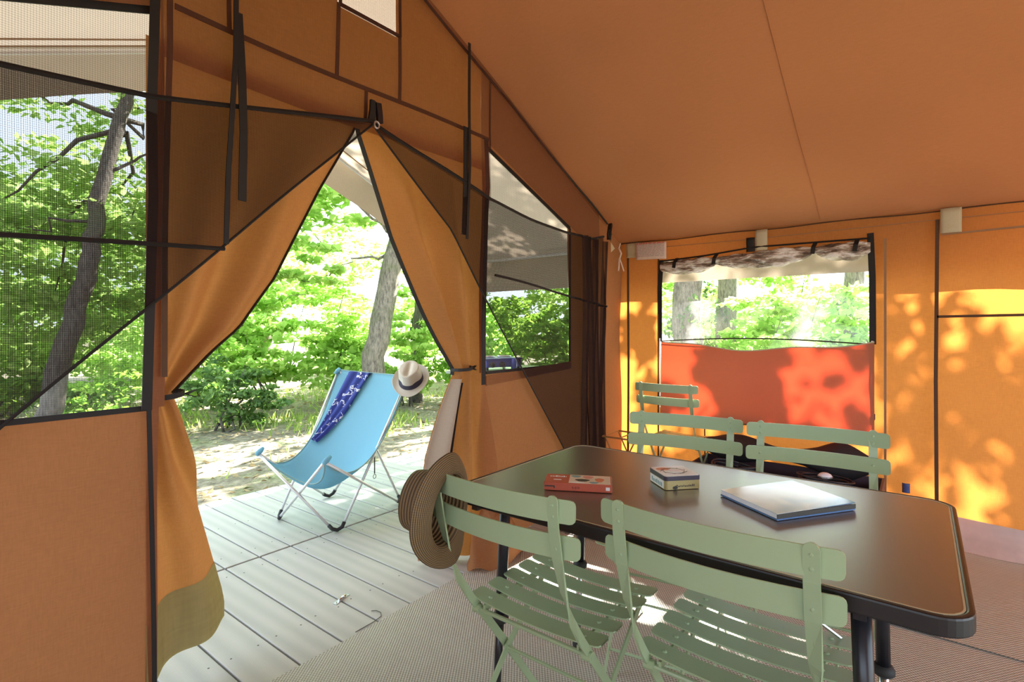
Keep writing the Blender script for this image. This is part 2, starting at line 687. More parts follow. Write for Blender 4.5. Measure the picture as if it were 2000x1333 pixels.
floor = tag(empty('floor', (0, 0, 0)), 'grey beige woven mat covering the tent floor', kind='structure')
m = MB()
m.grid(lambda u, v: (XL + (2.62 - XL) * u, YB + (1.745 - YB + 0.012 * math.sin(u * 9)) * v, 0.004), 30, 30)
m.build('woven_mat', 'woven_mat', floor)
m = MB()
m.grid(lambda u, v: (2.60 + (XR + 0.12 - 2.60) * u, YB + (1.70 - YB) * v, 0.007 + 0.004 * math.sin(v * 7) ** 2), 8, 30)
m.build('woven_mat', 'woven_mat', floor)
m = MB()
m.box((XL - .1, YB - .1, -0.05), (XR + 0.1, 1.26, 0.0))
m.build('floor_base', 'box_plum', floor)

# ------------------------------------------------------------------ roof
roof = tag(empty('roof_canvas', (0, 0, 0)), 'brown orange inner roof canvas sloping down to the side wall', kind='structure')


def roof_pt(side, u, v, lift=0.0):
    xe = XR if side > 0 else XL
    x = RX + (xe - RX) * u
    y = YB + (YF + 0.05 - YB) * v
    sag = 0.035 * math.sin(PI * u) * (0.6 + 0.4 * math.sin(v * 11)) ** 2
    # tension dimples where the straps pull the eave
    e = max(0.0, (u - 0.86) / 0.14)
    pull = sum(math.exp(-((y - yy) / 0.10) ** 2) for yy in (-0.12, 0.86, 1.80))
    sag += 0.025 * e * (1 - 0.8 * min(1, pull)) * (1 - max(0.0, (u - 0.985) / 0.015))
    return (x, y, roof_z(x) - sag + lift)


for side in (1, -1):
    m = MB()
    m.grid(lambda u, v: roof_pt(side, u, v), 44, 60)
    m.build('roof_panel', 'canvas_roof', roof, smooth=True)
# roof panel seam and eave cord
m = MB()
m.tube([(lambda p: (p[0], p[1], p[2] - 0.002))(roof_pt(1, u, 0.686)) for u in np.linspace(0, 0.97, 30)], 0.0022, 5)
m.build('roof_seam', 'canvas_roof', roof)
m = MB()
m.tube([(XR - 0.012, YB + (YF - YB) * v, roof_z(XR) - 0.006 + 0.004 * math.sin(v * 40)) for v in np.linspace(0, 1, 40)], 0.004, 5)
m.build('eave_cord', 'seam_brown', roof)

fly = tag(empty('roof_fly', (0, 0, 0)), 'beige outer fly sheet reaching over the deck as awning', kind='structure')
FY = 3.6


def fly_z(x):
    return RZ + 0.09 - SL * abs(x - RX)


FXR, FXL = 3.98, -1.24
for side, xe in ((1, FXR), (-1, FXL)):
    m = MB()
    m.grid(lambda u, v: (RX + (xe - RX) * u, YB - 0.2 + (FY - YB + 0.2) * v, fly_z(RX + (xe - RX) * u) - 0.02 * math.sin(PI * u) * math.sin(v * 6) ** 2), 20, 40)
    m.build('fly_panel', 'canvas_fly', fly, smooth=True)
    m = MB()
    m.grid(lambda u, v: (xe + 0.012 * math.sin(u * 60) * v, YB - 0.2 + (FY - YB + 0.2) * u, fly_z(xe) - 0.31 * v), 70, 3)
    m.build('eave_valance', 'canvas_fly', fly, smooth=True)
    m = MB()
    m.grid(lambda u, v: (RX + (xe - RX) * u, FY + 0.01 * math.sin(u * 22) * v, fly_z(RX + (xe - RX) * u) - 0.27 * v), 30, 3)
    m.build('front_valance', 'canvas_fly', fly, smooth=True)
    m = MB()
    for dy, dz in ((0.0, 0.004), (0.16, 0.022)):
        m.tube([(RX + (xe - RX) * u, FY - dy, fly_z(RX + (xe - RX) * u) - dz) for u in np.linspace(0.01, 0.99, 16)], 0.005, 5)
    m.build('hem_seam', 'seam_tan', fly)

frame = tag(empty('awning_frame', (0, 0, 0)), 'silver awning poles under the edge of the fly sheet', 'frame')
m = MB()
m.tube([(3.90, 1.95, 1.845), (3.90, 3.5, 1.845)], 0.014)
m.build('eave_pole', 'aluminium', frame)
m = MB()
m.tube([(3.90, 3.5, 1.845), (RX, 3.5, roof_z(RX) + 0.02)], 0.014)
m.tube([(XL - 0.1, 3.5, 1.845), (RX, 3.5, roof_z(RX) + 0.02)], 0.014)
m.build('gable_pole', 'aluminium', frame)
for x in (3.90, XL - 0.1):
    m = MB()
    m.tube([(x, 3.5, 0.0), (x, 3.5, 1.845)], 0.016)
    m.build('upright_pole', 'aluminium', frame)

# ------------------------------------------------------------------ front wall
SILL = 0.957
WT = lambda x: 2.17 - 0.365 * (abs(x - RX) - 0.76)       # top edge of the front windows
WIN_L = (-0.25, 0.585)
WIN_R = (2.135, 2.985)
front = tag(empty('wall_front', (0, YF, 0)), 'brown canvas gable wall with door opening and mesh windows', kind='structure')


def fy(x, z):
    return 0.012 * math.sin(x * 3.1 + z * 2.0) + 0.006 * math.sin(z * 7 + x * 5)


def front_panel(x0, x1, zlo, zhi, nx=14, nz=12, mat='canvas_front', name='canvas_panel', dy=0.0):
    m = MB()

    def f(u, v):
        x = x0 + (x1 - x0) * u
        a, b = zlo(x), zhi(x)
        if zhi is roof_z:
            b += 0.035
        z = a + (b - a) * v
        return (x, fy(x, z) + dy, z)
    m.grid(f, nx, nz)
    return m.build(name, mat, front, smooth=True)


c0 = lambda z: (lambda x: z)
front_panel(XL, 0.605, c0(0.0), c0(SILL))
front_panel(XL, WIN_L[0], c0(SILL), roof_z)
front_panel(WIN_L[0], WIN_L[1], WT, roof_z)
front_panel(WIN_L[1], 0.62, c0(SILL), roof_z, nx=3)
front_panel(0.62, 1.235, c0(2.035), roof_z, mat='canvas_flap')
front_panel(1.235, 1.53, c0(2.035), c0(2.495), mat='canvas_flap')
front_panel(1.53, 2.10, c0(2.035), roof_z, mat='canvas_flap')
front_panel(1.235, 1.53, c0(2.76), roof_z, nx=6, nz=2)
front_panel(2.10, WIN_R[0], c0(SILL), roof_z, nx=3)
front_panel(WIN_R[0], WIN_R[1], WT, roof_z)
front_panel(WIN_R[1], XR + 0.03, c0(SILL), roof_z)
front_panel(2.12, XR + 0.03, c0(0.0), c0(SILL))
# small gable vent
front_panel(1.235, 1.53, c0(2.495), c0(2.76), mat='net_window', name='vent_mesh')
# gable netting liner, over the whole gable above the net rail
RAIL = lambda x: interp([XL, 0.247, 0.571, 1.365, 1.75, 2.094, 2.5, 2.846, 3.2, 3.4, XR], [1.76, 1.846, 1.883, 2.05, 1.96, 1.872, 1.83, 1.804, 1.81, 1.86, 1.86], x)
front_panel(0.60, 2.13, lambda x: max(RAIL(x), 2.0 if 1.2 < x < 1.5 else 0), lambda x: roof_z(x) - 0.01, nx=30, nz=10, mat='net_gable', name='gable_liner', dy=-0.035)
front_panel(2.13, 3.36, lambda x: max(RAIL(x), WT(x)), lambda x: roof_z(x) - 0.01, nx=24, nz=8, mat='net_gable', name='gable_liner', dy=-0.035)
front_panel(XL, 0.60, lambda x: max(RAIL(x), WT(x)) if x > WIN_L[0] else RAIL(x), lambda x: roof_z(x) - 0.01, nx=24, nz=8, mat='net_gable', name='gable_liner', dy=-0.035)


def strip(pts, w, mat, name, dy=-0.02, parent=None):
    """flat tape sewn on the front wall along (x, z) points"""
    m = MB()
    P3 = [(x, fy(x, z) + dy, z) for x, z in pts]
    ds = []
    for k in range(len(pts)):
        a = Vector((*pts[max(k - 1, 0)], 0))
        b = Vector((*pts[min(k + 1, len(pts) - 1)], 0))
        d = (b - a).normalized()
        ds.append((-d.y, 0, d.x))
    m.bar(P3, ds, w, 0.004)
    return m.build(name, mat, parent or front)


def lin(a, b, n=10):
    return [(a[0] + (b[0] - a[0]) * k / n, a[1] + (b[1] - a[1]) * k / n) for k in range(n + 1)]


strip(lin((0.645, 2.20), (2.14, 2.205), 16), 0.018, 'seam_brown', 'seam_tape')
for x, z0, z1, w in ((0.813, 2.20, 2.62, 0.014), (1.228, 2.20, 2.495, 0.016), (1.535, 2.20, 2.495, 0.016), (1.365, 2.07, 2.2, 0.016)):
    strip(lin((x, z0), (x, z1)), w, 'seam_brown', 'seam_tape')
strip(lin((2.15, 2.16), (2.15, 2.52)), 0.012, 'seam_brown', 'seam_tape')
strip(lin((1.232, 2.49), (1.536, 2.49), 4), 0.016, 'tape_black', 'vent_binding', -0.024)
for x in (1.233, 1.534):
    strip(lin((x, 2.49), (x, 2.78), 4), 0.014, 'tape_black', 'vent_binding', -0.024)
# hanging black straps with which the liner is rolled up
strip([(0.81, 2.6), (0.812, 2.3), (0.806, 2.1), (0.79, 1.9), (0.778, 1.7), (0.772, 1.47)], 0.016, 'tape_black', 'roll_up_strap', -0.075)
strip([(0.822, 2.25), (0.828, 2.05), (0.83, 1.85), (0.826, 1.62)], 0.026, 'tape_black', 'roll_up_strap', -0.068)
strip([(1.925, 2.61), (1.925, 2.3), (1.925, 2.0), (1.925, 1.64)], 0.016, 'tape_black', 'roll_up_strap', -0.075)
strip([(1.905, 2.19), (1.905, 1.95), (1.91, 1.66)], 0.03, 'tape_black', 'roll_up_strap', -0.068)
# gable roofline binding
m = MB()
m.tube([(x, -0.03, roof_z(x) - 0.014 - 0.012 * abs(math.sin((x - 1.37) * 3.3))) for x in np.linspace(XL, XR - 0.3, 60)], 0.007, 5)
m.build('roofline_binding', 'tape_black', front)
# door jambs: black zip tapes
strip([(0.588, 2.45), (0.583, 2.2), (0.577, 2.05), (0.572, 1.85), (0.577, 1.6), (0.568, 1.35), (0.562, 1.15), (0.56, SILL)], 0.026, 'tape_black', 'zip_tape', -0.045)
strip([(0.570, SILL), (0.582, 0.6), (0.586, 0.3), (0.592, 0.0)], 0.012, 'tape_black', 'zip_tape', -0.03)
strip([(0.63, 2.32), (0.625, 2.05), (0.618, 1.8), (0.612, 1.5), (0.608, 1.05)], 0.016, 'seam_brown', 'zip_tape', -0.03)
strip([(2.106, 2.2), (2.112, 1.95), (2.100, 1.8), (2.108, 1.5), (2.102, 1.2), (2.100, SILL - .06)], 0.03, 'tape_black', 'zip_tape', -0.03)

for idx, (x0, x1) in enumerate((WIN_L, WIN_R)):
    w = tag(empty(f'window_{idx + 1}', (0, YF, 0)), ('mesh tent window beside the door, with dark tree behind' if idx == 0 else 'small mesh tent window beside the corner, with camping stove behind'), kind='structure')
    m = MB()
    m.grid(lambda u, v: (x0 + (x1 - x0) * u, 0.004 + 0.01 * math.sin(PI * u) * math.sin(PI * v), SILL + (WT(x0 + (x1 - x0) * u) - SILL) * v), 10, 10)
    m.build('mesh_pane', 'net_window', w, smooth=True)
    m = MB()
    m.bar([(x0, -0.012, SILL), (x1, -0.012, SILL)], (0, 0, 1), 0.016, 0.006)
    m.build('sill_binding', 'tape_black', w)
    m = MB()
    m.bar([(x0, -0.012, WT(x0)), (x1, -0.012, WT(x1))], (0, 0, 1), 0.022, 0.006)
    m.build('top_binding', 'tape_black', w)
    xe = x0 if idx == 0 else x1
    m = MB()
    m.bar([(xe, -0.012, SILL), (xe, -0.012, WT(xe))], (1, 0, 0), 0.018, 0.006)
    m.build('side_binding', 'tape_black', w)
strip(lin((2.14, SILL - 0.045), (2.985, SILL - 0.005), 8), 0.05, 'canvas_flap', 'sill_fold', -0.012)


# ------------------------------------------------------------------ door flaps
def flap(name, label, side):
    if side < 0:
        jx = 0.575
        zs = [2.05, 1.763, 1.391, 1.2, 1.115, 0.987, 0.9, 0.6, 0.15]
        xs = [1.358, 1.204, 1.032, 0.90, 0.80, 0.672, 0.71, 0.79, 0.90]
        hem = 0.085
    else:
        jx = 2.132
        zs = [2.05, 1.621, 1.396, 1.174, 1.05, 0.97, 0.9, 0.54, 0.0]
        xs = [1.372, 1.584, 1.725, 1.862, 1.935, 1.982, 1.955, 1.845, 1.80]
        hem = 0.02
    root = empty(name, (jx, YF, 0))
    zr, xr = zs[::-1], xs[::-1]

    def f(t, s):
        z = 2.09 + (hem - 2.09) * s
        xe = interp(zr, xr, z)
        pinch = math.exp(-((z - 0.985) / 0.16) ** 2)
        low = max(0.0, min(1.0, (0.985 - z) / 0.5))
        hi = max(0.0, min(1.0, (z - 0.985) / 1.06))
        j = jx
        if side > 0:
            j = jx - 0.02 * pinch
        x = j + (xe - j) * t
        n = 2.6 if side > 0 or z > 0.985 else 2.6 - 1.2 * low
        amp = (0.050 * (1 - hi) ** 0.5 + 0.012) * (1 - 0.45 * pinch)
        y = 0.006 + 0.024 * min(1, t * 4) + amp * (1 - math.cos(2 * PI * n * t)) * 0.5 + 0.02 * t
        if side < 0:
            y += 0.13 * low * t
        else:
            y -= 0.10 * low * (1 - t) - 0.05 * low * t
        # broad diagonal pull folds above the tie
        y += 0.030 * math.sin(t * 12 + s * 4) * (hi * (1 - hi) * 4) ** 0.7 * min(1, t * 3)
        z += 0.03 * low * t * (1 if side < 0 else 0)
        return (x - jx, y, z)
    m = MB()
    N = 60
    m.grid(f, 40, N)
    m.build('flap_canvas', 'canvas_flap', root, smooth=True)
    m = MB()
    pts = [f(1.0, s) for s in np.linspace(0, 0.55, 40)]
    m.bar(pts, (0.35, -1, 0), 0.020, 0.004)
    if side > 0:
        m.bar([(lambda p: (p[0], p[1] - 0.016, p[2]))(f(0.66, s)) for s in np.linspace(0.57, 1, 30)], (0.35, -1, 0), 0.016, 0.004)
    m.build('zip_edge', 'tape_black', root)
    if side < 0:
        m = MB()
        m.grid(lambda u, v: (lambda p: (p[0], p[1] - 0.006, p[2]))(f(u, 0.895 + 0.108 * v)), 24, 4)
        m.build('hem_band', 'canvas_mud', root, smooth=True)
    if side > 0:
        m = MB()
        m.grid(lambda u, v: (lambda p: (p[0] - 0.004, p[1] - 0.010, p[2]))(f(0.66 + 0.34 * u, 0.56 + 0.44 * v)), 16, 24)
        m.build('turned_edge', 'canvas_fly', root, smooth=True)
    tx = 0.070 if side < 0 else -0.118
    m = MB()
    ring = []
    for k in range(19):
        a = 2 * PI * k / 18
        ring.append((tx + 0.048 * math.cos(a) + (0.0 if side < 0 else 0.0), 0.055 + 0.065 * math.sin(a), 0.985 + 0.006 * math.cos(a)))
    m.bar(ring, (0, 0, 1), 0.016, 0.004)
    for dz in (0.012, -0.012):
        lp = [(tx + 0.045 + 0.03 * math.sin(PI * k / 8) + 0.0 * k, 0.03 - 0.02 * k / 8, 0.985 + dz * math.sin(PI * k / 8)) for k in range(9)]
        m.bar(lp, (0, 1, 0), 0.008, 0.003)
    m.build('tie_strap', 'tape_black', root)
    tag(root, label, 'tent flap')
    return root


flap('door_flap', 'orange canvas door flap with muddy hem, tied back beside the mesh window', -1)
flap('door_flap', 'orange canvas door flap gathered by a tie behind the straw hat and table', 1)
# crumpled canvas foot of the opened flap, lying on the mat edge
m = MB()


def crumple(u, v):
    a = 2 * PI * u
    r = 1 - 0.25 * math.sin(a * 3 + v * 5) * v
    x = 2.10 + (0.20 * (1 - 0.55 * v)) * math.cos(a) * r
    y = 1.74 + (0.10 * (1 - 0.5 * v)) * math.sin(a) * r
    z = 0.008 + 0.26 * v + 0.02 * math.sin(a * 4 + v * 8)
    return (x, y, z)


m.grid(crumple, 40, 14, closed=True)
m.f.append(tuple(range(14 * 40, 15 * 40)))
tag(m.build('canvas_bundle', 'canvas_flap', smooth=True), 'crumpled tan canvas bundle on the mat at the doorway', 'canvas bundle')

# ------------------------------------------------------------------ mosquito nets
NY = -0.06


def net_sheet(name, label, top, bottom, x0, x1, pleat, seam):
    root = empty(name, (0, YF, 0))

    def f(u, v):
        x = x0 + (x1 - x0) * u
        a, b = top(x), bottom(x)
        z = a + (b - a) * v
        y = NY - 0.012 * math.sin(PI * v) + pleat(x, z)
        return (x, y, z)
    m = MB()
    m.grid(f, 70, 24)
    m.build('net_cloth', 'net_black', root, smooth=True)
    m = MB()
    m.tube([(lambda p: (p[0], p[1] - 0.004, p[2]))(f(u, 0)) for u in np.linspace(0, 1, 50)], 0.008, 5)
    m.build('top_hem', 'tape_black', root)
    m = MB()
    m.tube([(lambda p: (p[0], p[1] - 0.003, p[2]))(f(u, 1)) for u in np.linspace(0, 1, 50)], 0.0045, 5)
    m.build('edge_hem', 'tape_black', root)
    if seam:
        m = MB()
        m.tube([(x, NY - 0.016 + pleat(x, z), z) for x, z in seam], 0.007, 5)
        m.build('net_seam', 'tape_black', root)
    tag(root, label, 'mosquito net')
    return root


bl = lambda x: interp([XL, -0.73, 0.247, 1.345, 1.37], [0.0, 0.0, 0.953, 2.03, 2.04], x)
net_sheet('mosquito_net', 'black mosquito net drawn diagonally over the window beside the door', RAIL, bl, XL + 0.02, 1.35,
          lambda x, z: 0.01 * math.sin(z * 6 + x * 4), [(x, 1.40 + 0.055 * (x + 0.3) / 1.1) for x in np.linspace(-1.0, 0.765, 20)])
br = lambda x: interp([1.375, 1.83, 2.07, 2.30, 2.846, 3.06, 3.42], [2.035, 1.672, 1.36, 1.08, 0.416, 0.01, 0.01], x)


def pleat_r(x, z):
    k = max(0.0, (x - 2.9) / 0.5)
    return 0.035 * k * math.sin(x * 62 + 1.2 * math.sin(z * 2.0)) + 0.012 * math.sin(x * 7 + z * 5)


net_sheet('mosquito_net', 'black mosquito net gathered towards the tent corner behind the table', RAIL, br, 1.38, 3.34, pleat_r,
          [(x, 1.475 - 0.05 * ((x - 2.14) / 0.6) - 0.03 * ((x - 2.14) / 1.2) ** 2) for x in np.linspace(2.13, 3.32, 24)])
# gathered extra folds of net hanging at the corner
m = MB()
for x, w, ph in ((3.00, 0.06, 0), (3.09, 0.05, 1.5), (3.19, 0.06, 3), (3.28, 0.05, 4.2)):
    m.grid(lambda u, v: (x - w / 2 + w * u + 0.03 * math.sin(v * 3 + ph), -0.10 - 0.03 * math.sin(PI * u) + 0.01 * math.sin(v * 5 + ph), 0.02 + (1.80 - 0.02) * v), 6, 16)
tag(m.build('gathered_net', 'net_black', smooth=True), 'vertical folds of black net hanging in the tent corner', 'mosquito net')
bpy.data.objects['gathered_net'].location = (0, YF, 0)

# plastic buckle at the door apex and hook at the corner
b = tag(empty('net_buckle', (1.365, YF - 0.07, 2.06)), 'black strap and metal ring at the peak of the doorway', 'buckle')
m = MB()
m.bar([(-0.012, 0, 0.075), (-0.012, 0, 0.04), (-0.016, 0, 0.0), (-0.02, 0, -0.02)], (1, 0, 0), [0.022, 0.024, 0.03, 0.034], 0.012)
m.build('strap', 'tape_black', b)
m = MB()
m.bar([(0.012, -0.004, 0.07), (0.018, -0.006, 0.02), (0.02, -0.006, -0.01)], (1, 0, 0), 0.026, 0.014)
m.build('zip_end', 'black_metal', b)
m = MB()
m.tube([(0.012 * math.cos(a), -0.012, -0.025 + 0.014 * math.sin(a)) for a in np.linspace(0, 2 * PI, 13)], 0.0035, 6)
m.build('metal_ring', 'steel', b)
b = tag(empty('corner_hook', (3.42, YF - 0.07, 1.93)), 'black strap hook holding the net at the tent corner', 'hook')
m = MB()
m.bar([(0.03, 0, 0.02), (0.0, -0.01, -0.02), (-0.02, -0.015, -0.06), (-0.015, -0.012, -0.10)], (0, 1, 0), 0.028, 0.016)
m.build('strap', 'tape_black', b)
m = MB()
m.tube([(-0.02 + 0.02 * math.cos(a), -0.02, -0.06 + 0.026 * math.sin(a)) for a in np.linspace(0, 2 * PI, 13)], 0.006, 6)
m.build('loop', 'tape_black', b)
m = MB()
m.grid(lambda u, v: (0.0 + 0.12 * u * v, -0.02 + 0.03 * u, -0.04 - 0.15 * v * (1 - 0.5 * u) - 0.03 * u), 6, 6)
m.build('corner_patch', 'velcro', b, smooth=True)

# ------------------------------------------------------------------ right side wall
side_w = tag(empty('wall_right', (XR, 0, 0)), 'orange canvas side wall glowing with dappled sunlight', kind='structure')
WY0, WY1, WZ0, WZ1 = 0.225, 1.535, 0.60, 1.69
EAVE = roof_z(XR)


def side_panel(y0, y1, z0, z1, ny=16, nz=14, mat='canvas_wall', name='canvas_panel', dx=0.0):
    m = MB()
    m.grid(lambda u, v: (dx + 0.014 * math.sin((y0 + (y1 - y0) * u) * 2.6 + 1) * math.sin(PI * min(1, (z0 + (z1 - z0) * v) / EAVE)), y0 + (y1 - y0) * u, z0 + (z1 - z0) * v), ny, nz)
    return m.build(name, mat, side_w, smooth=True)


side_panel(YB, WY0, 0.02, EAVE, 30)
side_panel(WY1, YF + 0.04, 0.02, EAVE, 6)
side_panel(WY0, WY1, 0.02, WZ0)
side_panel(WY0, WY1, WZ1, EAVE, 16, 4)


def sside(pts, w, mat, name, dx=-0.02):
    m = MB()
    ds = []
    for k in range(len(pts)):
        a = pts[max(k - 1, 0)]
        c = pts[min(k + 1, len(pts) - 1)]
        d = Vector((0, c[0] - a[0], c[1] - a[1])).normalized()
        ds.append((0, -d.z, d.y))
    m.bar([(dx, y, z) for y, z in pts], ds, w, 0.004)
    return m.build(name, mat, side_w)


sside([(1.79, 0.0), (1.785, 0.9), (1.79, 1.78)], 0.016, 'seam_brown', 'seam_tape')
sside([(-0.07, 0.05), (-0.065, 0.9), (-0.072, 1.80)], 0.018, 'seam_brown', 'seam_tape')
sside([(-0.07, 1.26), (-0.8, 1.27), (-2.5, 1.26)], 0.014, 'seam_brown', 'seam_tape')
sside([(-0.09, 1.715), (-0.8, 1.73), (-2.5, 1.73)], 0.010, 'seam_tan', 'seam_tape')
sside([(1.75, 1.80), (0.9, 1.792), (0.0, 1.80), (-1.5, 1.80)], 0.004, 'seam_tan', 'seam_tape', -0.017)
sside([(1.545, 0.0), (1.545, 0.9), (1.545, 1.74)], 0.010, 'seam_brown', 'seam_tape')
sside([(0.165, 0.0), (0.165, 1.72)], 0.012, 'seam_tan', 'seam_tape')
sside([(1.2, 0.05), (1.205, 0.54)], 0.008, 'seam_brown', 'seam_tape')
# vinyl mud skirt along the foot of the wall
m = MB()
m.grid(lambda u, v: (-0.02 - 0.10 * (1 - v) ** 2 + 0.012 * math.sin(u * 70) * (1 - v), YB + (1.8 - YB) * u, 0.012 + (0.15 + 0.012 * math.sin(u * 23)) * v), 140, 6)
m.build('mud_skirt', 'skirt_vinyl', side_w, smooth=True)

win3 = tag(empty('window_3', (XR, 0, 0)), 'clear vinyl window in the orange side wall with trees outside', kind='structure')
m = MB()
m.grid(lambda u, v: (0.006 + 0.01 * math.sin(u * 5 + 1) * math.sin(PI * v), WY0 + (WY1 - WY0) * u, 1.0 + (WZ1 - 1.0) * v), 14, 8)
m.build('vinyl_pane', 'clear_vinyl', win3, smooth=True)
for y, nm in ((WY0, 'zip_tape'), (WY1, 'zip_tape')):
    sgn = 1 if y == WY0 else -1
    m = MB()
    m.bar([(-0.016, y + sgn * 0.012, 1.76 if sgn > 0 else 1.70), (-0.022, y + sgn * 0.002, 1.5), (-0.016, y, 1.1)], (0, 1, 0), 0.034, 0.006)
    m.build('zip_tape', 'tape_black', win3)
    m = MB()
    m.tube([(-0.02, y + sgn * 0.002, 1.12), (-0.024, y + 0.01 * sgn, 0.9), (-0.02, y, 0.68)], 0.006, 6)
    m.build('zip_teeth', 'steel', win3)
    m = MB()
    m.box((-0.032, y - 0.012, 0.655), (-0.014, y + 0.012, 0.69))
    m.build('zip_slider', 'black_metal', win3)
m = MB()
m.tube([(-0.006, WY0 + (WY1 - WY0) * u, 1.098 + 0.028 * math.sin(PI * u) + 0.0 * u) for u in np.linspace(0, 1, 16)], 0.0045, 5)
m.build('bottom_piping', 'tape_black', win3)

# lowered canvas blind: hangs free below the pane
blind = tag(empty('window_blind', (XR - 0.045, 0, 0)), 'reddish brown canvas blind let down under the clear window', 'blind')


def blind_pt(u, v):
    y = WY0 - 0.01 + (WY1 - WY0 - 0.01) * u
    sag = 0.055 * math.sin(PI * u) ** 1.0 + 0.01 * math.sin(u * 14)
    zt = 1.115 - 0.012 * u - sag
    zb = 0.545 + 0.012 * math.sin(u * 5)
    return (-0.02 * math.sin(PI * u) * (0.4 + v) - 0.012 * math.sin(u * 8 + v * 2), y, zb + (zt - zb) * v)


m = MB()
m.grid(blind_pt, 30, 14)
m.build('blind_canvas', 'canvas_red', blind, smooth=True)
m = MB()
m.tube([blind_pt(u, 1) for u in np.linspace(0, 1, 24)], 0.004, 5)
m.build('top_edge', 'velcro', blind)
m = MB()
m.tube([blind_pt(u, 0) for u in np.linspace(0, 1, 24)], 0.005, 5)
m.build('bottom_hem', 'seam_brown', blind)

# rolled-up clear cover tied above the pane
roll = tag(empty('rolled_cover', (XR - 0.03, 0, 0)), 'rolled up crinkled clear vinyl cover above the side window', 'window cover')
TIES = (0.225, 0.52, 1.12, 1.535)


def roll_pt(u, v):
    y = 0.235 + 1.29 * v
    a = 2 * PI * u
    k = np.searchsorted(TIES, y) - 1
    k = max(0, min(2, k))
    s = (y - TIES[k]) / (TIES[k + 1] - TIES[k])
    bulge = math.sin(PI * s) ** 0.6
    rz = 0.016 + 0.040 * bulge
    r2 = 1 + 0.22 * math.sin(a * 3 + y * 17) * math.sin(y * 31 + a)
    zc = interp([0.2, 0.52, 0.75, 1.12, 1.55], [1.680, 1.685, 1.675, 1.665, 1.655], y) - 0.022 * bulge
    return (0.004 + (0.012 + 0.014 * bulge) * math.cos(a) * r2, y, zc + rz * math.sin(a) * r2)


m = MB()
m.grid(roll_pt, 18, 90, closed=True)
m.build('vinyl_roll', 'rolled_vinyl', roll, smooth=True)
for y in (0.52, 1.12, 0.30, 1.40):
    m = MB()
    zc = interp([0.2, 0.52, 0.75, 1.12, 1.55], [1.680, 1.685, 1.675, 1.665, 1.655], y)
    m.bar([(0.005, y, zc + 0.045), (-0.036, y + 0.006, zc + 0.012), (-0.034, y + 0.012, zc - 0.028)], (0, 1, 0), 0.024, 0.005)
    m.build('tie_tape', 'tape_black', roll)
m = MB()
m.tube([(0.0, 0.235 + 1.29 * u, interp([0, 0.25, 0.5, 0.75, 1], [1.728, 1.732, 1.735, 1.705, 1.69], u)) for u in np.linspace(0, 1, 20)], 0.006, 5)
m.build('top_cord', 'tape_black', roll)


def wall_patch(name, mat, y0, y1, z0, z1, label, cat, dx=-0.03):
    m = MB()
    m.grid(lambda u, v: (dx - 0.006 * math.sin(PI * u) + 0.004 * math.sin(v * 6), y0 + (y1 - y0) * u, z0 + (z1 - z0) * v), 6, 5)
    o = m.build(name, mat, None, smooth=True, solid=0.003)
    o.location = (XR, 0, 0)
    return tag(o, label, cat)


wall_patch('strap_tab', 'velcro', 0.795, 0.868, 1.71, 1.845, 'pale beige fabric tab at the eave above the side window', 'tab')
wall_patch('strap_tab', 'tape_black', 0.872, 0.925, 1.705, 1.80, 'short black fabric strap beside the beige tab above the window', 'strap')
wall_patch('strap_tab', 'velcro', -0.175, -0.085, 1.72, 1.855, 'pale beige fabric tab at the eave beside the tall seam', 'tab')
wall_patch('strap_tab', 'velcro', 1.68, 1.80, 1.735, 1.845, 'pale beige fabric tab at the tent corner beside the paper label', 'tab')
lab = empty('care_label', (XR - 0.055, 1.47, 1.72))
m = MB()
m.grid(lambda u, v: (-0.006 * math.sin(u * 4), 0.24 * u, 0.125 * v + 0.008 * u - 0.016), 10, 5)
m.build('label_sheet', 'label_paper', lab, smooth=True, solid=0.002)
for r in range(9):
    m = MB()
    z = 0.10 - r * 0.0115
    u = 0.012
    while u < 0.225:
        w = random.uniform(0.012, 0.035)
        w = min(w, 0.23 - u)
        m.box((-0.0075 - 0.006 * math.sin(u / .24 * 4), u, z + 0.008 * u / .24), (-0.0065 - 0.006 * math.sin(u / .24 * 4), u + w, z + (0.007 if r == 0 else 0.0035) + 0.008 * u / .24))
        u += w + 0.007
    m.build('text_line', 'label_red' if r == 0 else 'grey_print', lab)
tag(lab, 'pale printed care label with red heading at the eave', 'label')
m = MB()
m.tube([(0, 0, 0.14), (-0.004, 0.010, 0.10), (0, -0.006, 0.06), (-0.004, 0.008, 0.02), (0, 0.012, -0.03), (0, 0.016, -0.07)], 0.0055, 6)
m.tube([(-0.004, 0.006, 0.10), (0.002, -0.008, 0.06), (-0.004, 0.004, 0.02), (0, -0.014, -0.03), (0, -0.028, -0.075)], 0.0055, 6)
o = m.build('tie_cord', 'cord_white', None, smooth=True)
o.location = (XR - 0.13, YF - 0.05, 1.70)
tag(o, 'white knotted tie cord hanging in the tent corner', 'cord')
wall_patch('wall_tag', 'tag_blue', 0.05, 0.085, 0.255, 0.31, 'tiny dark blue tag near the foot of the side wall', 'tag', -0.03)

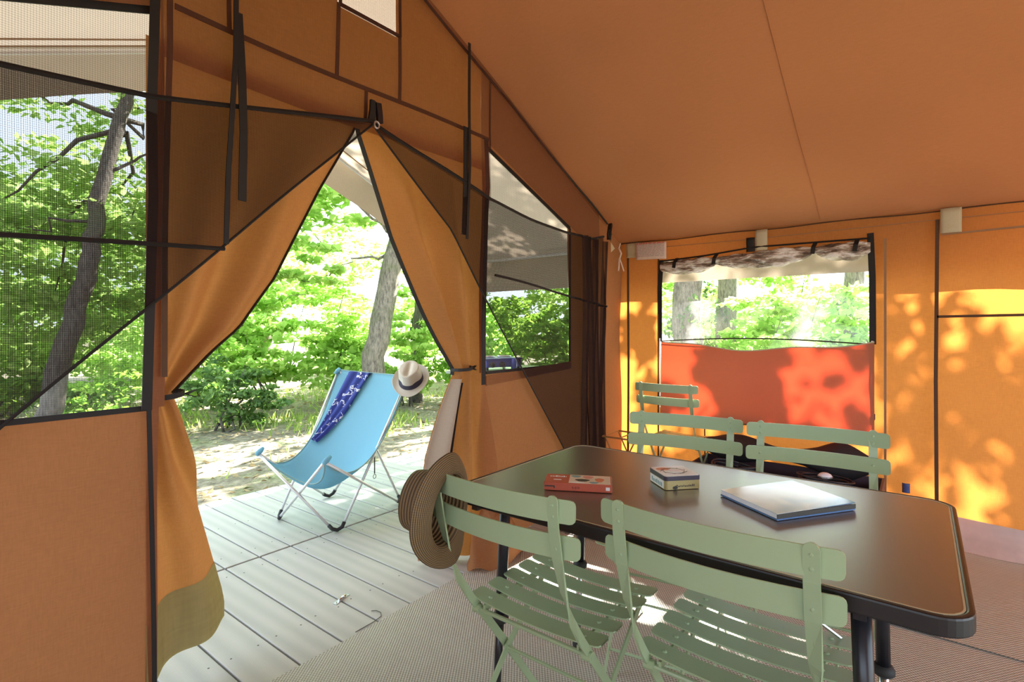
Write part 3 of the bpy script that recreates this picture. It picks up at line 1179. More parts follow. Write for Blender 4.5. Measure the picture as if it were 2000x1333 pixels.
# ------------------------------------------------------------------ left and back walls (behind the camera)
left_w = tag(empty('wall_left', (XL, 0, 0)), 'canvas side wall with open window behind the camera', kind='structure')
for (y0, y1, z0, z1) in ((YB, -1.4, 0, roof_z(XL)), (1.2, YF, 0, roof_z(XL)), (-1.4, 1.2, 0, 0.75), (-1.4, 1.2, 1.70, roof_z(XL))):
    m = MB()
    m.grid(lambda u, v: (0.01 * math.sin(u * 6), y0 + (y1 - y0) * u, z0 + (z1 - z0) * v), 10, 6)
    m.build('canvas_panel', 'canvas_wall', left_w, smooth=True)
back_w = tag(empty('wall_back', (0, YB, 0)), 'canvas back wall with wide opening behind the camera', kind='structure')
for (x0, x1, lo) in ((XL, -0.5, 0.0), (2.9, XR, 0.0), (-0.5, 2.9, 2.1)):
    m = MB()
    m.grid(lambda u, v: (x0 + (x1 - x0) * u, 0, min(lo, roof_z(x0 + (x1 - x0) * u)) + (roof_z(x0 + (x1 - x0) * u) - min(lo, roof_z(x0 + (x1 - x0) * u))) * v), 10, 6)
    m.build('canvas_panel', 'canvas_wall', back_w, smooth=True)

# ------------------------------------------------------------------ dining table
TX0, TX1, TY0, TY1, TZ = 1.06, 1.785, -0.07, 1.06, 0.745
tcx, tcy = (TX0 + TX1) / 2, (TY0 + TY1) / 2
table = tag(empty('dining_table', (tcx, tcy, 0)), 'dark laminate dining table with rounded black edge and black legs', 'table')
hx, hy = (TX1 - TX0) / 2, (TY1 - TY0) / 2
m = MB()
m.prism(rrect(-hx + .012, -hy + .012, hx - .012, hy - .012, 0.05, 8), lambda x, y: (x, y, TZ - 0.022), lambda x, y: (x, y, TZ))
m.build('table_top', 'table_laminate', table)


def ring(x0, y0, x1, y1, r, w, z0, z1, name, mat, seg=8, bevel=0.0):
    o1 = rrect(x0, y0, x1, y1, r, seg)
    o2 = rrect(x0 + w, y0 + w, x1 - w, y1 - w, max(r - w, 0.002), seg)
    n = len(o1)
    m = MB()
    vs = [(x, y, z0) for x, y in o1] + [(x, y, z0) for x, y in o2] + [(x, y, z1) for x, y in o1] + [(x, y, z1) for x, y in o2]
    fs = []
    for i in range(n):
        j = (i + 1) % n
        fs += [(i, j, 2 * n + j, 2 * n + i), (n + j, n + i, 3 * n + i, 3 * n + j), (2 * n + i, 2 * n + j, 3 * n + j, 3 * n + i), (j, i, n + i, n + j)]
    m.add(vs, fs)
    return m.build(name, mat, table, bevel=bevel)


ring(-hx, -hy, hx, hy, 0.06, 0.0125, TZ - 0.032, TZ + 0.001, 'edge_band', 'edge_plastic', bevel=0.004)
ring(-hx + .0125, -hy + .0125, hx - .0125, hy - .0125, 0.048, 0.003, TZ - 0.004, TZ + 0.0008, 'trim_line', 'trim_line')
for lx, ly, fx, fy_ in ((1.12, 0.085, 1.115, 0.06), (1.66, 0.085, 1.66, 0.07), (1.25, 0.995, 1.235, 1.025), (1.70, 0.985, 1.71, 1.02)):
    m = MB()
    a, b_ = V(lx - tcx, ly - tcy, TZ - 0.03), V(fx - tcx, fy_ - tcy, 0.015)
    k = 0.56
    m.tube([a, a.lerp(b_, k)], 0.0165, 12)
    lg = m.build('leg', 'black_metal', table, smooth=True)
    m = MB()
    m.tube([a.lerp(b_, k - 0.01), a.lerp(b_, k + 0.005), a.lerp(b_, k + 0.02), a.lerp(b_, k + 0.03)], [0.019, 0.026, 0.026, 0.018], 12)
    m.build('clamp_collar', 'black_rubber', lg, smooth=True)
    m = MB()
    m.tube([a.lerp(b_, k), a.lerp(b_, 0.985)], 0.0125, 10)
    m.build('inner_tube', 'black_metal' if lx < 1.4 else 'chrome', lg, smooth=True)
    m = MB()
    m.tube([a.lerp(b_, 0.975), a.lerp(b_, 1.0), a.lerp(b_, 1.0) - V(0, 0, 0.011)], [0.016, 0.018, 0.018], 10)
    m.build('foot', 'black_rubber', lg)
for ly in (0.085, 0.99):
    m = MB()
    m.bar([(1.10 - tcx, ly - tcy, TZ - 0.045), (1.70 - tcx, ly - tcy, TZ - 0.045)], (0, 0, 1), 0.028, 0.02)
    m.build('under_rail', 'black_metal', table)
m = MB()
m.tube([(1.30 - tcx, 0.12 - tcy, TZ - 0.05), (1.30 - tcx, 0.42 - tcy, TZ - 0.05), (1.5 - tcx, 0.12 - tcy, TZ - 0.32)], 0.004, 6)
m.build('stay_rod', 'chrome', table)

# ------------------------------------------------------------------ bistro chairs


def make_chair(name, mats=('chair_paint', 'chair_paint')):
    root = empty(name)
    paint, legm = mats
    # curved backrest slats
    for z in (0.806, 0.722):
        m = MB()
        tilt = 0.02 * (0.806 - z) / 0.084
        pl = rrect(-0.222, -0.0255, 0.222, 0.0255, 0.012, 3)
        # subdivide long edges so the slat can bow
        pts = []
        for k in range(len(pl)):
            a, b_ = pl[k], pl[(k + 1) % len(pl)]
            n = 14 if abs(a[0] - b_[0]) > 0.1 else 1
            for q in range(n):
                pts.append((a[0] + (b_[0] - a[0]) * q / n, a[1] + (b_[1] - a[1]) * q / n))
        bow = lambda y: 0.030 * (y / 0.222) ** 2
        top = [(bow(y) + tilt + 0.002, y, z + dz) for y, dz in pts]
        bot = [(bow(y) + tilt - 0.002, y, z + dz) for y, dz in pts]
        n = len(pts)
        half = n // 2
        m.add(top + bot, [(i, (i + 1) % n, (i + 1) % n + n, i + n) for i in range(n)])
        # faces as strips between upper and lower long edges
        cols = sorted(set(round(y, 5) for y, _ in pts))
        g_ = MB()
        zlo = {}
        zhi = {}
        for y, dz in pts:
            y = round(y, 5)
            zlo[y] = min(zlo.get(y, 9), dz)
            zhi[y] = max(zhi.get(y, -9), dz)
        for sgn in (1, -1):
            b0 = len(m.v)
            for y in cols:
                m.v.append((bow(y) + tilt + sgn * 0.002, y, z + zlo[y]))
                m.v.append((bow(y) + tilt + sgn * 0.002, y, z + zhi[y]))
            for i in range(len(cols) - 1):
                q = (b0 + 2 * i, b0 + 2 * i + 2, b0 + 2 * i + 3, b0 + 2 * i + 1)
                m.f.append(q if sgn > 0 else q[::-1])
        for y in (-0.175, 0.175):
            for dz in ((0.012, -0.012) if z > 0.75 else (0.0,)):
                m.disc((bow(y) + tilt + 0.002, y, z + dz), (1, 0, 0), 0.0045, 0.0025)
        m.build('backrest_slat', paint, root)
    # long bars: wide face backwards at the top, twisting edge-on below the back
    prof = [(0.0, 0.826), (0.004, 0.77), (0.018, 0.70), (0.045, 0.61), (0.085, 0.535), (0.135, 0.47), (0.20, 0.395), (0.30, 0.265), (0.41, 0.115), (0.495, 0.0)]
    for y in (-0.175, 0.175):
        m = MB()
        pts, wd, ww, th = [], [], [], []
        for k, (x, z) in enumerate(prof):
            tw = max(0.0, min(1.0, (k - 2.5) / 1.8))
            xo = x + 0.030 * (0.175 / 0.222) ** 2 * (1 if z > 0.6 else (1 - min(1, (0.6 - z) / 0.2))) - 0.0045
            pts.append((xo, y, z))
            wd.append((math.sin(tw * PI / 2), math.cos(tw * PI / 2), 0.3 * math.sin(tw * PI / 2)))
            ww.append(0.026 - 0.004 * tw)
            th.append(0.005)
        m.bar(pts, wd, ww, th)
        # rounded top end and rivet heads
        xo = pts[0][0]
        m.prism([(0.013 * math.cos(a), 0.013 * math.sin(a)) for a in np.linspace(0, PI, 8)],
                lambda p, q: (xo - 0.0025, y + p, 0.8255 + q), lambda p, q: (xo + 0.0025, y + p, 0.8255 + q))
        for z in (0.818, 0.794, 0.722):
            xx = interp([p[2] for p in pts][::-1], [p[0] for p in pts][::-1], z)
            m.disc((xx - 0.002, y, z), (-1, 0, 0), 0.0038, 0.002)
        m.build('back_leg', legm, root)
        m = MB()
        m.bar([(0.51, y * 0.93, 0.435), (0.40, y * 0.93, 0.35), (0.287, y * 0.93, 0.262), (0.16, y * 0.93, 0.13), (0.035, y * 0.93, 0.0)], (1, 0, -0.6), 0.022, 0.005)
        m.build('front_leg', legm, root)
        m = MB()
        m.bar([(0.165, y * 0.84, 0.430), (0.52, y * 0.84, 0.436)], (0, 0, 1), 0.018, 0.006)
        m.build('seat_rail', legm, root)
    # seat slats, dipped in the middle
    for k in range(5):
        xc = 0.195 + k * 0.0735
        m = MB()
        hw, hl = 0.0285, 0.203
        ys = np.linspace(-hl, hl, 15)
        dip = lambda y: -0.014 * (1 - (y / hl) ** 2)

        def wid(y):
            e = max(0.0, abs(y) - (hl - 0.011)) / 0.011
            return hw - 0.011 * (1 - math.sqrt(max(0, 1 - e * e)))
        ends = [-hl, -hl + 0.003, -hl + 0.011] + list(ys[1:-1]) + [hl - 0.011, hl - 0.003, hl]
        for sgn in (1, -1):
            b0 = len(m.v)
            for y in ends:
                w_ = wid(y)
                zz = 0.452 + dip(y) + sgn * 0.002
                m.v.append((xc - w_, y, zz))
                m.v.append((xc + w_, y, zz))
            for i in range(len(ends) - 1):
                q = (b0 + 2 * i, b0 + 2 * i + 1, b0 + 2 * i + 3, b0 + 2 * i + 2)
                m.f.append(q if sgn > 0 else q[::-1])
        nE = len(ends) * 2
        for i in range(len(ends) - 1):
            a = 2 * i
            m.f.append((a, a + 2, a + 2 + nE, a + nE))
            m.f.append((a + 3, a + 1, a + 1 + nE, a + 3 + nE))
        for y in (-0.148, 0.148):
            m.disc((xc, y, 0.453 + dip(y)), (0, 0, 1), 0.006, 0.004)
        m.build('seat_slat', paint, root)
    m = MB()
    m.tube([(0.168, -0.185, 0.422), (0.168, 0.185, 0.422)], 0.006, 8)
    for y in (-0.172, 0.172):
        m.tube([(0.168, y - 0.012, 0.422), (0.168, y + 0.012, 0.422)], 0.0125, 10)
    m.build('seat_hinge_rod', paint, root)
    m = MB()
    m.tube([(0.287, -0.175, 0.262), (0.287, 0.175, 0.262)], 0.005, 8)
    m.build('pivot_rod', legm, root)
    for x, z in ((0.45, 0.06), (0.08, 0.05)):
        m = MB()
        m.tube([(x, -0.17, z), (x, 0.17, z)], 0.005, 8)
        m.build('foot_rod', legm, root)
    return root


ch = make_chair('bistro_chair')
G = 'folding chairs around the dining table'
ch.location = (0.915, 0.79, 0.006)
tag(ch, 'sage green metal folding chair with the brown straw hat on its back', 'chair', G)
c2 = copy_tree(ch)
c2.location = (0.975, 0.318, 0.006)
tag(c2, 'sage green metal folding chair nearest the camera, its back before the magazine', 'chair', G)
c3 = copy_tree(ch)
c3.location = (2.14, 0.765, 0.010)
c3.rotation_euler = (0, 0, PI + math.radians(9))
tag(c3, 'pale folding chair across the table behind the game tin', 'chair', G)
c4 = copy_tree(ch)
c4.location = (2.175, 0.305, 0.010)
c4.rotation_euler = (0, 0, PI + math.radians(6))
tag(c4, 'folding chair across the table behind the magazine, beside the side wall', 'chair', G)
c5 = copy_tree(ch)
c5.location = (3.18, 1.27, 0.012)
c5.scale = (0.92, 0.92, 1.0)
tag(c5, 'small folding chair standing alone by the side wall under the blind', 'chair')

# small folding wire stand in the corner
st = tag(empty('wire_stand', (3.34, 1.60, 0.01)), 'small brown wire folding stand in the corner beside the wall chair', 'stand')
for x in (-0.10, 0.10):
    m = MB()
    m.tube([(x, -0.11, 0.0), (x, 0.11, 0.44)], 0.005, 6)
    m.build('leg', 'wire_brown', st)
    m = MB()
    m.tube([(x, 0.11, 0.0), (x, -0.11, 0.44)], 0.005, 6)
    m.build('leg', 'wire_brown', st)
m = MB()
m.tube([(-0.12, -0.12, 0.445), (0.12, -0.12, 0.445), (0.12, 0.12, 0.445), (-0.12, 0.12, 0.445), (-0.12, -0.12, 0.445)], 0.006, 6)
m.tube([(-0.12, 0.0, 0.445), (0.12, 0.0, 0.445)], 0.004, 6)
m.build('top_frame', 'wire_brown', st)

# ------------------------------------------------------------------ games on the table


def frame2(a, b_):
    """corner a, direction towards b"""
    d = (Vector(b_) - Vector(a)).normalized()
    return math.atan2(d.y, d.x)


# red puzzle box: long side from (1.213,.831) to (1.30,.667)
rb = tag(empty('game_box', (1.213, 0.831, TZ + 0.0015), frame2((1.213, 0.831), (1.30, 0.667))), 'flat red game box with picture lid on the table', 'game box')
L, D, H = 0.187, 0.088, 0.0215
m = MB()
m.box((0, 0, 0), (L, D, H))
m.build('box_body', 'red_card', rb, bevel=0.0012)
m = MB()
m.box((0.068, 0.004, H), (L - 0.004, D - 0.004, H + 0.0006))
pic = m.build('lid_picture', 'cream_print', rb)
for (x0, y0, x1, y1, mt) in ((0.072, 0.058, 0.10, 0.080, 'teal_print'), (0.105, 0.05, 0.135, 0.078, 'pink_print'), (0.085, 0.02, 0.125, 0.045, 'dark_print'),
                             (0.14, 0.02, 0.165, 0.06, 'orange_print'), (0.075, 0.008, 0.11, 0.016, 'white_card'), (0.125, 0.006, 0.15, 0.022, 'teal_print')):
    m = MB()
    m.prism([((x0 + x1) / 2 + (x1 - x0) / 2 * math.cos(a) * (1 + .2 * math.sin(3 * a)), (y0 + y1) / 2 + (y1 - y0) / 2 * math.sin(a)) for a in np.linspace(0, 2 * PI, 13)[:-1]],
            lambda x, y: (x, y, H + 0.0005), lambda x, y: (x, y, H + 0.0009))
    m.build('print_patch', mt, pic)
m = MB()
x = 0.012
for w_ in (0.005, 0.004, 0.003, 0.006, 0.004, 0.003, 0.004, 0.005, 0.004):
    m.box((x, 0.058, H), (x + w_ - 0.001, 0.058 + random.uniform(0.007, 0.012), H + 0.0005))
    x += w_ + 0.0012
m.build('lid_title', 'white_card', rb)
m = MB()
m.box((0.024, 0.030, H), (0.046, 0.034, H + 0.0005))
m.build('lid_subtitle', 'white_card', rb)
m = MB()
m.box((0.002, -0.0005, 0.010), (0.030, 0.0, 0.0135))
m.box((0.027, -0.0005, 0.006), (0.030, 0.0, 0.0135))
m.build('side_mark', 'dark_print', rb)
m = MB()
x = 0.078
for w_ in (0.004, 0.002, 0.004, 0.003, 0.004):
    m.box((x, -0.0005, 0.007), (x + w_ - 0.001, 0.0, 0.007 + random.uniform(0.004, 0.008)))
    x += w_ + 0.001
m.build('side_title', 'red_dark', rb)
m = MB()
m.box((L - 0.017, -0.0006, 0.006), (L - 0.006, 0.0, 0.015))
m.build('side_sticker', 'white_card', rb)

# game tin
tn = tag(empty('game_tin', (1.416, 0.562, TZ + 0.0015), frame2((1.416, 0.562), (1.494, 0.491))), 'small hinged game tin with gold side and illustrated lid on the table', 'tin')
W1, W2, TH = 0.106, 0.102, 0.038
m = MB()
m.prism(rrect(0, 0, W1, W2, 0.008), lambda x, y: (x, y, 0), lambda x, y: (x, y, TH * 0.66))
m.build('tin_body', 'tin_gold', tn)
m = MB()
m.prism(rrect(-0.001, -0.001, W1 + .001, W2 + .001, 0.009), lambda x, y: (x, y, TH * 0.66), lambda x, y: (x, y, TH * 0.97))
lid = m.build('tin_lid', 'tin_dark', tn)
m = MB()
m.prism(rrect(0.001, 0.001, W1 - .001, W2 - .001, 0.008), lambda x, y: (x, y, TH * 0.96), lambda x, y: (x, y, TH))
m.build('lid_picture', 'tin_top', lid)
m = MB()
m.prism([(0.03 + 0.022 * math.cos(a), 0.075 + 0.014 * math.sin(a)) for a in np.linspace(0, 2 * PI, 13)[:-1]], lambda x, y: (x, y, TH), lambda x, y: (x, y, TH + 0.0005))
m.build('print_patch', 'orange_print', lid)
m = MB()
m.prism([(0.065 + 0.026 * math.cos(a), 0.055 + 0.022 * math.sin(a)) for a in np.linspace(0, 2 * PI, 13)[:-1]], lambda x, y: (x, y, TH), lambda x, y: (x, y, TH + 0.0005))
m.build('print_patch', 'white_card', lid)
m = MB()
for k in range(9):
    a = k * 0.7
    m.bar([(0.05 + 0.03 * math.cos(a), 0.05 + 0.03 * math.sin(a), TH + 0.0006), (0.05 + 0.04 * math.cos(a + 1), 0.05 + 0.03 * math.sin(a + 1), TH + 0.0006)], (0, 0.3, 0), 0.0015, 0.0004)
m.build('line_drawing', 'dark_print', lid)
m = MB()
x = 0.030
for w_ in (0.003, 0.004, 0.006, 0.003, 0.004, 0.003, 0.005, 0.004, 0.004, 0.005, 0.004, 0.003):
    m.box((x, -0.0006, 0.007), (x + w_ - 0.001, 0.0, 0.007 + random.uniform(0.003, 0.009)))
    x += w_ + 0.001
m.build('side_title', 'dark_print', tn)
m = MB()
m.prism([(0.03 + 0.008 * math.cos(a), 0.005 + 0.005 * math.sin(a)) for a in np.linspace(0, 2 * PI, 9)[:-1]], lambda x, z: (x, -0.0006, z), lambda x, z: (x, 0.0, z))
m.build('side_mark', 'dark_print', tn)
m = MB()
m.box((-0.0007, 0.008, 0.002), (0.0, W2 - 0.008, TH * 0.62))
m.build('side_panel', 'white_card', tn)
m = MB()
for k in range(7):
    m.box((-0.0011, 0.018 + k * 0.010, 0.006), (-0.0006, 0.024 + k * 0.010, 0.008 + random.uniform(0.004, 0.010)))
m.build('side_pattern', 'teal_print', tn)

# magazine
mg = tag(empty('magazine', (1.353, 0.266, TZ + 0.0015), frame2((1.353, 0.266), (1.55, 0.13))), 'glossy pale picture book lying open-cornered on the table', 'book')
mg['label'] = 'glossy pale picture book with blue corners lying on the table'
ML, MW = 0.242, 0.195
m = MB()
m.grid(lambda u, v: (ML * u, MW * v, 0.0155 + 0.003 * u * (1 - v) + 0.004 * u * v), 10, 10)
m.build('front_cover', 'cover_print', mg, solid=0.0012)
m = MB()
m.add([(0.001, 0.001, 0.004), (ML - .002, 0.001, 0.004), (ML - .002, MW - .002, 0.004), (0.001, MW - .002, 0.004),
       (0.001, 0.001, 0.0145), (ML - .002, 0.001, 0.0145), (ML - .002, MW - .002, 0.0145), (0.001, MW - .002, 0.0145)],
      [(0, 3, 2, 1), (4, 5, 6, 7), (0, 1, 5, 4), (1, 2, 6, 5), (2, 3, 7, 6), (3, 0, 4, 7)])
m.build('page_block', 'paper', mg)
m = MB()
m.box((0, -0.0012, 0.0045), (ML, 0.001, 0.015))
m.build('dark_fore_edge', 'dark_print', mg)
m = MB()
m.box((0, 0, 0.0), (ML, MW, 0.0035))
m.build('back_cover', 'blue_print', mg)

# ------------------------------------------------------------------ hats


def make_hat(name, a, b_, h, brim, mat, label, band=None, pinch=0.35, curl=0.035):
    root = empty(name)

    def f(u, v):
        an = 2 * PI * u
        ca, sa = math.cos(an), math.sin(an)
        if v < 0.30:
            q = v / 0.30
            r = q * 0.80
            z = h * (0.97 + 0.03 * (1 - q * q))
            # lengthwise teardrop crease
            z -= h * 0.30 * math.exp(-((r * sa) / 0.22) ** 2) * (0.6 + 0.4 * ca * r) * (1 - q ** 4)
            x, y = a * r * ca, b_ * r * sa
        elif v < 0.62:
            q = (v - 0.30) / 0.32
            r = 0.80 + 0.20 * q ** 0.7
            z = h * (0.97 * (1 - q) ** 0.9)
            pin = pinch * math.exp(-((ca - 0.75) / 0.3) ** 2) * math.sin(PI * min(1, (1 - q) * 1.0)) * abs(sa)
            x, y = a * r * ca, b_ * r * sa * (1 - pin)
        else:
            q = (v - 0.62) / 0.38
            r = 1.0 + q * (brim / ((a + b_) / 2))
            x, y = (a + brim * q) * ca, (b_ + brim * q) * sa
            z = curl * q * q * (abs(sa) ** 1.5) - 0.020 * q * (max(0, ca) ** 2) + 0.022 * q * q * (max(0, -ca) ** 2)
        return (x, y, z)
    m = MB()
    m.grid(lambda u, v: f(u, 0.001 + 0.619 * v), 56, 26, closed=True)
    crown = m.build('crown', mat, root, smooth=True, solid=0.003)
    for lp in crown.data.loops:
        uvv = crown.data.uv_layers[0].data[lp.index].uv
        crown.data.uv_layers[0].data[lp.index].uv = (uvv[0], uvv[1] * 0.62)
    m = MB()
    m.grid(lambda u, v: f(u, 0.618 + 0.382 * v), 56, 12, closed=True)
    br_ = m.build('brim', mat, root, smooth=True, solid=0.0035)
    for lp in br_.data.loops:
        uvv = br_.data.uv_layers[0].data[lp.index].uv
        br_.data.uv_layers[0].data[lp.index].uv = (uvv[0], 0.62 + uvv[1] * 0.38)
    if band:
        m = MB()
        m.grid(lambda u, v: (lambda p: (p[0] * 1.025, p[1] * 1.03, p[2]))(f(u, 0.615 - 0.09 * v)), 48, 3, closed=True)
        m.build('hat_band', band, root, smooth=True)
    tag(root, label, 'hat')
    return root


def orient(o, loc, zdir, xdir):
    z = Vector(zdir).normalized()
    x = Vector(xdir)
    x = (x - z * x.dot(z)).normalized()
    y = z.cross(x)
    M = Matrix((x, y, z)).transposed().to_4x4()
    M.translation = Vector(loc)
    o.matrix_world = M


hb = make_hat('straw_hat', 0.095, 0.080, 0.115, 0.048, 'straw_brown', 'brown straw trilby hat hung over the chair back', None, 0.3, 0.030)
orient(hb, (0.955, 0.945, 0.735), (-0.22, 0.95, 0.12), (0.16, 0.0, -1.0))
hw = make_hat('straw_hat', 0.098, 0.082, 0.115, 0.045, 'straw_white', 'cream straw trilby hat with navy band on the turquoise chair', 'hatband', 0.45, 0.02)
orient(hw, (2.445, 2.79, 0.835), (-0.52, -0.36, 0.78), (-0.55, -0.35, -0.5))

# ------------------------------------------------------------------ turquoise lounge chair on the deck
F1, F2, F3, F4 = V(1.69, 3.15, 0.012), V(1.80, 2.70, 0.012), V(2.13, 3.29, 0.012), V(2.345, 2.79, 0.012)
LF, RF, LT, RT = V(1.506, 3.05, 0.465), V(1.655, 2.60, 0.455), V(2.30, 3.43, 0.885), V(2.46, 2.83, 0.865)
lc = tag(empty('butterfly_chair', (1.98, 2.98, 0)), 'turquoise sling butterfly chair on the deck outside the doorway', 'chair')
o0 = V(1.98, 2.98, 0)
for (ft, a, b_) in ((F1, LT, RF), (F2, LF, RT), (F3, LF, RT), (F4, RF, LT)):
    da, db = (a - ft).normalized(), (b_ - ft).normalized()
    mid = (da + db)
    mid.z = 0
    side_d = (V(da.x, da.y, 0) - V(db.x, db.y, 0)).normalized()
    pa = ft + side_d * 0.028 + V(0, 0, 0.012)
    pb = ft - side_d * 0.028 + V(0, 0, 0.012)
    for p, e in ((pa, a), (pb, b_)):
        m = MB()
        m.tube([p - o0, e - o0], 0.0085, 10)
        m.build('rod', 'aluminium', lc, smooth=True)
    m = MB()
    m.tube([pa + (a - pa).normalized() * 0.03 - o0, pa - o0, (pa + pb) / 2 - V(0, 0, 0.012) - o0, pb - o0, pb + (b_ - pb).normalized() * 0.03 - o0], 0.0115, 8)
    m.build('foot_cap', 'black_rubber', lc, smooth=True)
CL, CR = V(1.86, 3.19, 0.115), V(2.01, 2.70, 0.10)


def sling(u, v):
    Lp = LF * (1 - v) ** 2 + CL * 2 * v * (1 - v) + LT * v * v
    Rp = RF * (1 - v) ** 2 + CR * 2 * v * (1 - v) + RT * v * v
    p = Lp * (1 - u) + Rp * u
    s = 4 * u * (1 - u)
    inward = 0.05 * (1 - 2 * u) * math.sin(PI * v) * 0
    dep = 0.155 * (1 - v) ** 1.3 + 0.030 + 0.02 * math.sin(PI * v)
    back = V(0.06 * v, 0.012 * v, 0)
    p = p - V(0, 0, 1) * dep * s ** 0.9 * (1 - 0.55 * v) + back * s
    # front lip falls back between the two tips
    p += V(0.13, 0.03, 0) * s * max(0, 1 - v * 3.0)
    return p


m = MB()
m.grid(lambda u, v: sling(u, v) - o0, 30, 40)
m.build('sling', 'sling_cloth', lc, smooth=True, solid=0.003)
m = MB()
edge = [sling(0, v) for v in np.linspace(0, 1, 20)] + [sling(u, 1) for u in np.linspace(0, 1, 14)] + [sling(1, v) for v in np.linspace(1, 0, 20)] + [sling(u, 0) for u in np.linspace(1, 0, 14)]
m.tube([p - o0 for p in edge], 0.004, 5)
m.build('edge_binding', 'teal_print', lc, smooth=True)
for c_, d_ in ((LF, LF - LT), (RF, RF - RT), (LT, LT - LF), (RT, RT - RF)):
    m = MB()
    dd = d_.normalized()
    m.tube([c_ - dd * 0.05 - o0, c_ - dd * 0.02 - o0, c_ + dd * 0.008 - o0, c_ + dd * 0.014 - o0], [0.010, 0.016, 0.014, 0.006], 10)
    m.build('corner_pocket', 'sling_cloth', lc, smooth=True)
m = MB()
m.tube([V(2.19, 2.86, 0.40) - o0, V(2.19, 2.86, 0.23) - o0], 0.004, 6)
m.tube([V(2.19, 2.86, 0.225) - o0 + V(0.012 * math.sin(a), 0, -0.014 + 0.014 * math.cos(a)) for a in np.linspace(0, 2 * PI, 11)], 0.002, 5)
m.build('pull_strap', 'tape_black', lc)

# blue scarf over the top edge
m = MB()


def scarf(u, v):
    # v: 0 behind the top edge .. 1 lower end on the front
    if v < 0.12:
        p = sling(0.14 + 0.28 * u, 1.0) + V(0.03, 0.01, -0.12) * ((0.12 - v) / 0.12)
        p += V(0, 0, 0.008)
    else:
        q = (v - 0.12) / 0.88
        uu = (0.14 + 0.28 * u) * (1 - q) + (0.03 + 0.09 * u) * q
        p = sling(uu, 1.0 - 0.40 * q)
        p += V(-0.80, -0.1, 0.58) * (0.012 + 0.016 * abs(math.sin(u * 8 + q * 3)))
    return p


m.grid(scarf, 16, 36)
tag(m.build('scarf', 'scarf_cloth', smooth=True, solid=0.003), 'royal blue scarf with white print draped over the turquoise chair', 'scarf')

# ------------------------------------------------------------------ deck bolt latch
la = tag(empty('deck_latch', (1.365, 2.015, 0.0), math.radians(18)), 'small metal latch screwed across a gap in the deck boards', 'latch')
m = MB()
m.box((-0.045, -0.009, 0), (0.045, 0.009, 0.003))
m.build('plate', 'steel', la)
m = MB()
m.tube([(-0.02, 0, 0.008), (0.025, 0, 0.008)], 0.006, 8)
m.tube([(0.0, 0, 0.008), (0.0, -0.012, 0.018)], 0.004, 6)
m.build('bolt', 'chrome', la)
for x in (-0.036, 0.036):
    m = MB()
    m.disc((x, 0, 0.003), (0, 0, 1), 0.005, 0.003)
    m.build('screw', 'chrome', la)
m = MB()
pts = [(1.385, 1.83), (1.40, 1.815), (1.402, 1.79), (1.385, 1.765), (1.34, 1.755), (1.25, 1.752)]
m.tube([(x, y, 0.003) for x, y in pts], 0.0015, 5)
tag(m.build('edge_cord', 'dark_print'), 'thin curved cord lying on the boards at the mat edge', 'cord')

# ------------------------------------------------------------------ things under the window
bx = tag(empty('storage_crate', (3.46, 0.66, 0.012)), 'low plum coloured storage crate on the floor below the blind', 'crate')
m = MB()
m.box((-0.20, -0.50, 0), (0.20, 0.50, 0.022))
m.build('bottom', 'box_plum', bx)
for (lo, hi, nm) in (((-0.20, -0.50, 0.02), (-0.185, 0.50, 0.33), 'side_panel'), ((0.185, -0.50, 0.02), (0.20, 0.50, 0.33), 'side_panel'), ((-0.185, 0.485, 0.02), (0.185, 0.50, 0.33), 'end_panel'), ((-0.185, -0.50, 0.02), (0.185, -0.485, 0.33), 'end_panel')):
    m = MB()
    m.box(lo, hi)
    m.build(nm, 'box_plum', bx, bevel=0.003)
m = MB()


def bagf(u, v):
    a = 2 * PI * u
    y = -0.50 + 1.0 * v
    r = math.sin(PI * min(1, max(0, 0.02 + 0.96 * v))) ** 0.35
    h = 0.065 + 0.03 * math.sin(v * 9 + 0.6) + (0.035 * math.exp(-((v - 0.16) / 0.10) ** 2))
    return (0.10 * r * math.cos(a) * (1 + 0.1 * math.sin(3 * a + 8 * v)), y, h * r * math.sin(a) * (1 + 0.12 * math.sin(4 * a + 13 * v)))


m.grid(bagf, 24, 50, closed=True)
o = m.build('duffel_bag', 'bag_black', smooth=True)
o.location = (3.60, 0.70, 0.415)
tag(o, 'long black fabric bag lying along the wall on the crate', 'bag')
m = MB()
rr = np.random.default_rng(3)
for k in range(10):
    r0 = 0.085 + 0.008 * (k % 5) + rr.uniform(-.006, .006)
    tx, ty = rr.uniform(-.25, .25), rr.uniform(-.25, .25)
    m.tube([(r0 * math.cos(a) * 0.9, r0 * math.sin(a) * 1.15, 0.012 + 0.0075 * k + tx * 0.05 * math.cos(a) + ty * 0.05 * math.sin(a)) for a in np.linspace(0, 2 * PI, 25)], 0.005, 6)
o = m.build('cable_coil', 'cable_black', smooth=True)
o.location = (3.37, 0.42, 0.285)
tag(o, 'coil of black electric cable in the crate', 'cable')
m = MB()
for k in range(7):
    r0 = 0.07 + 0.01 * (k % 4)
    m.tube([(r0 * math.cos(a) * 1.0, r0 * math.sin(a) * 1.5, 0.012 + 0.012 * k + 0.012 * math.sin(a * 2 + k)) for a in np.linspace(0, 2 * PI, 25)], 0.007, 6)
o = m.build('cable_coil', 'cable_black', smooth=True)
o.location = (3.38, 0.90, 0.27)
tag(o, 'heap of thick black cable behind the far pale chair', 'cable')
lampo = tag(empty('lamp_bulb', (3.37, 0.42, 0.372)), 'small glass lamp cap resting on the cable coil', 'lamp')
m = MB()
m.grid(lambda u, v: (0.035 * math.cos(2 * PI * u) * math.cos(v * PI / 2), 0.035 * math.sin(2 * PI * u) * math.cos(v * PI / 2), 0.022 * math.sin(v * PI / 2)), 16, 6, closed=True)
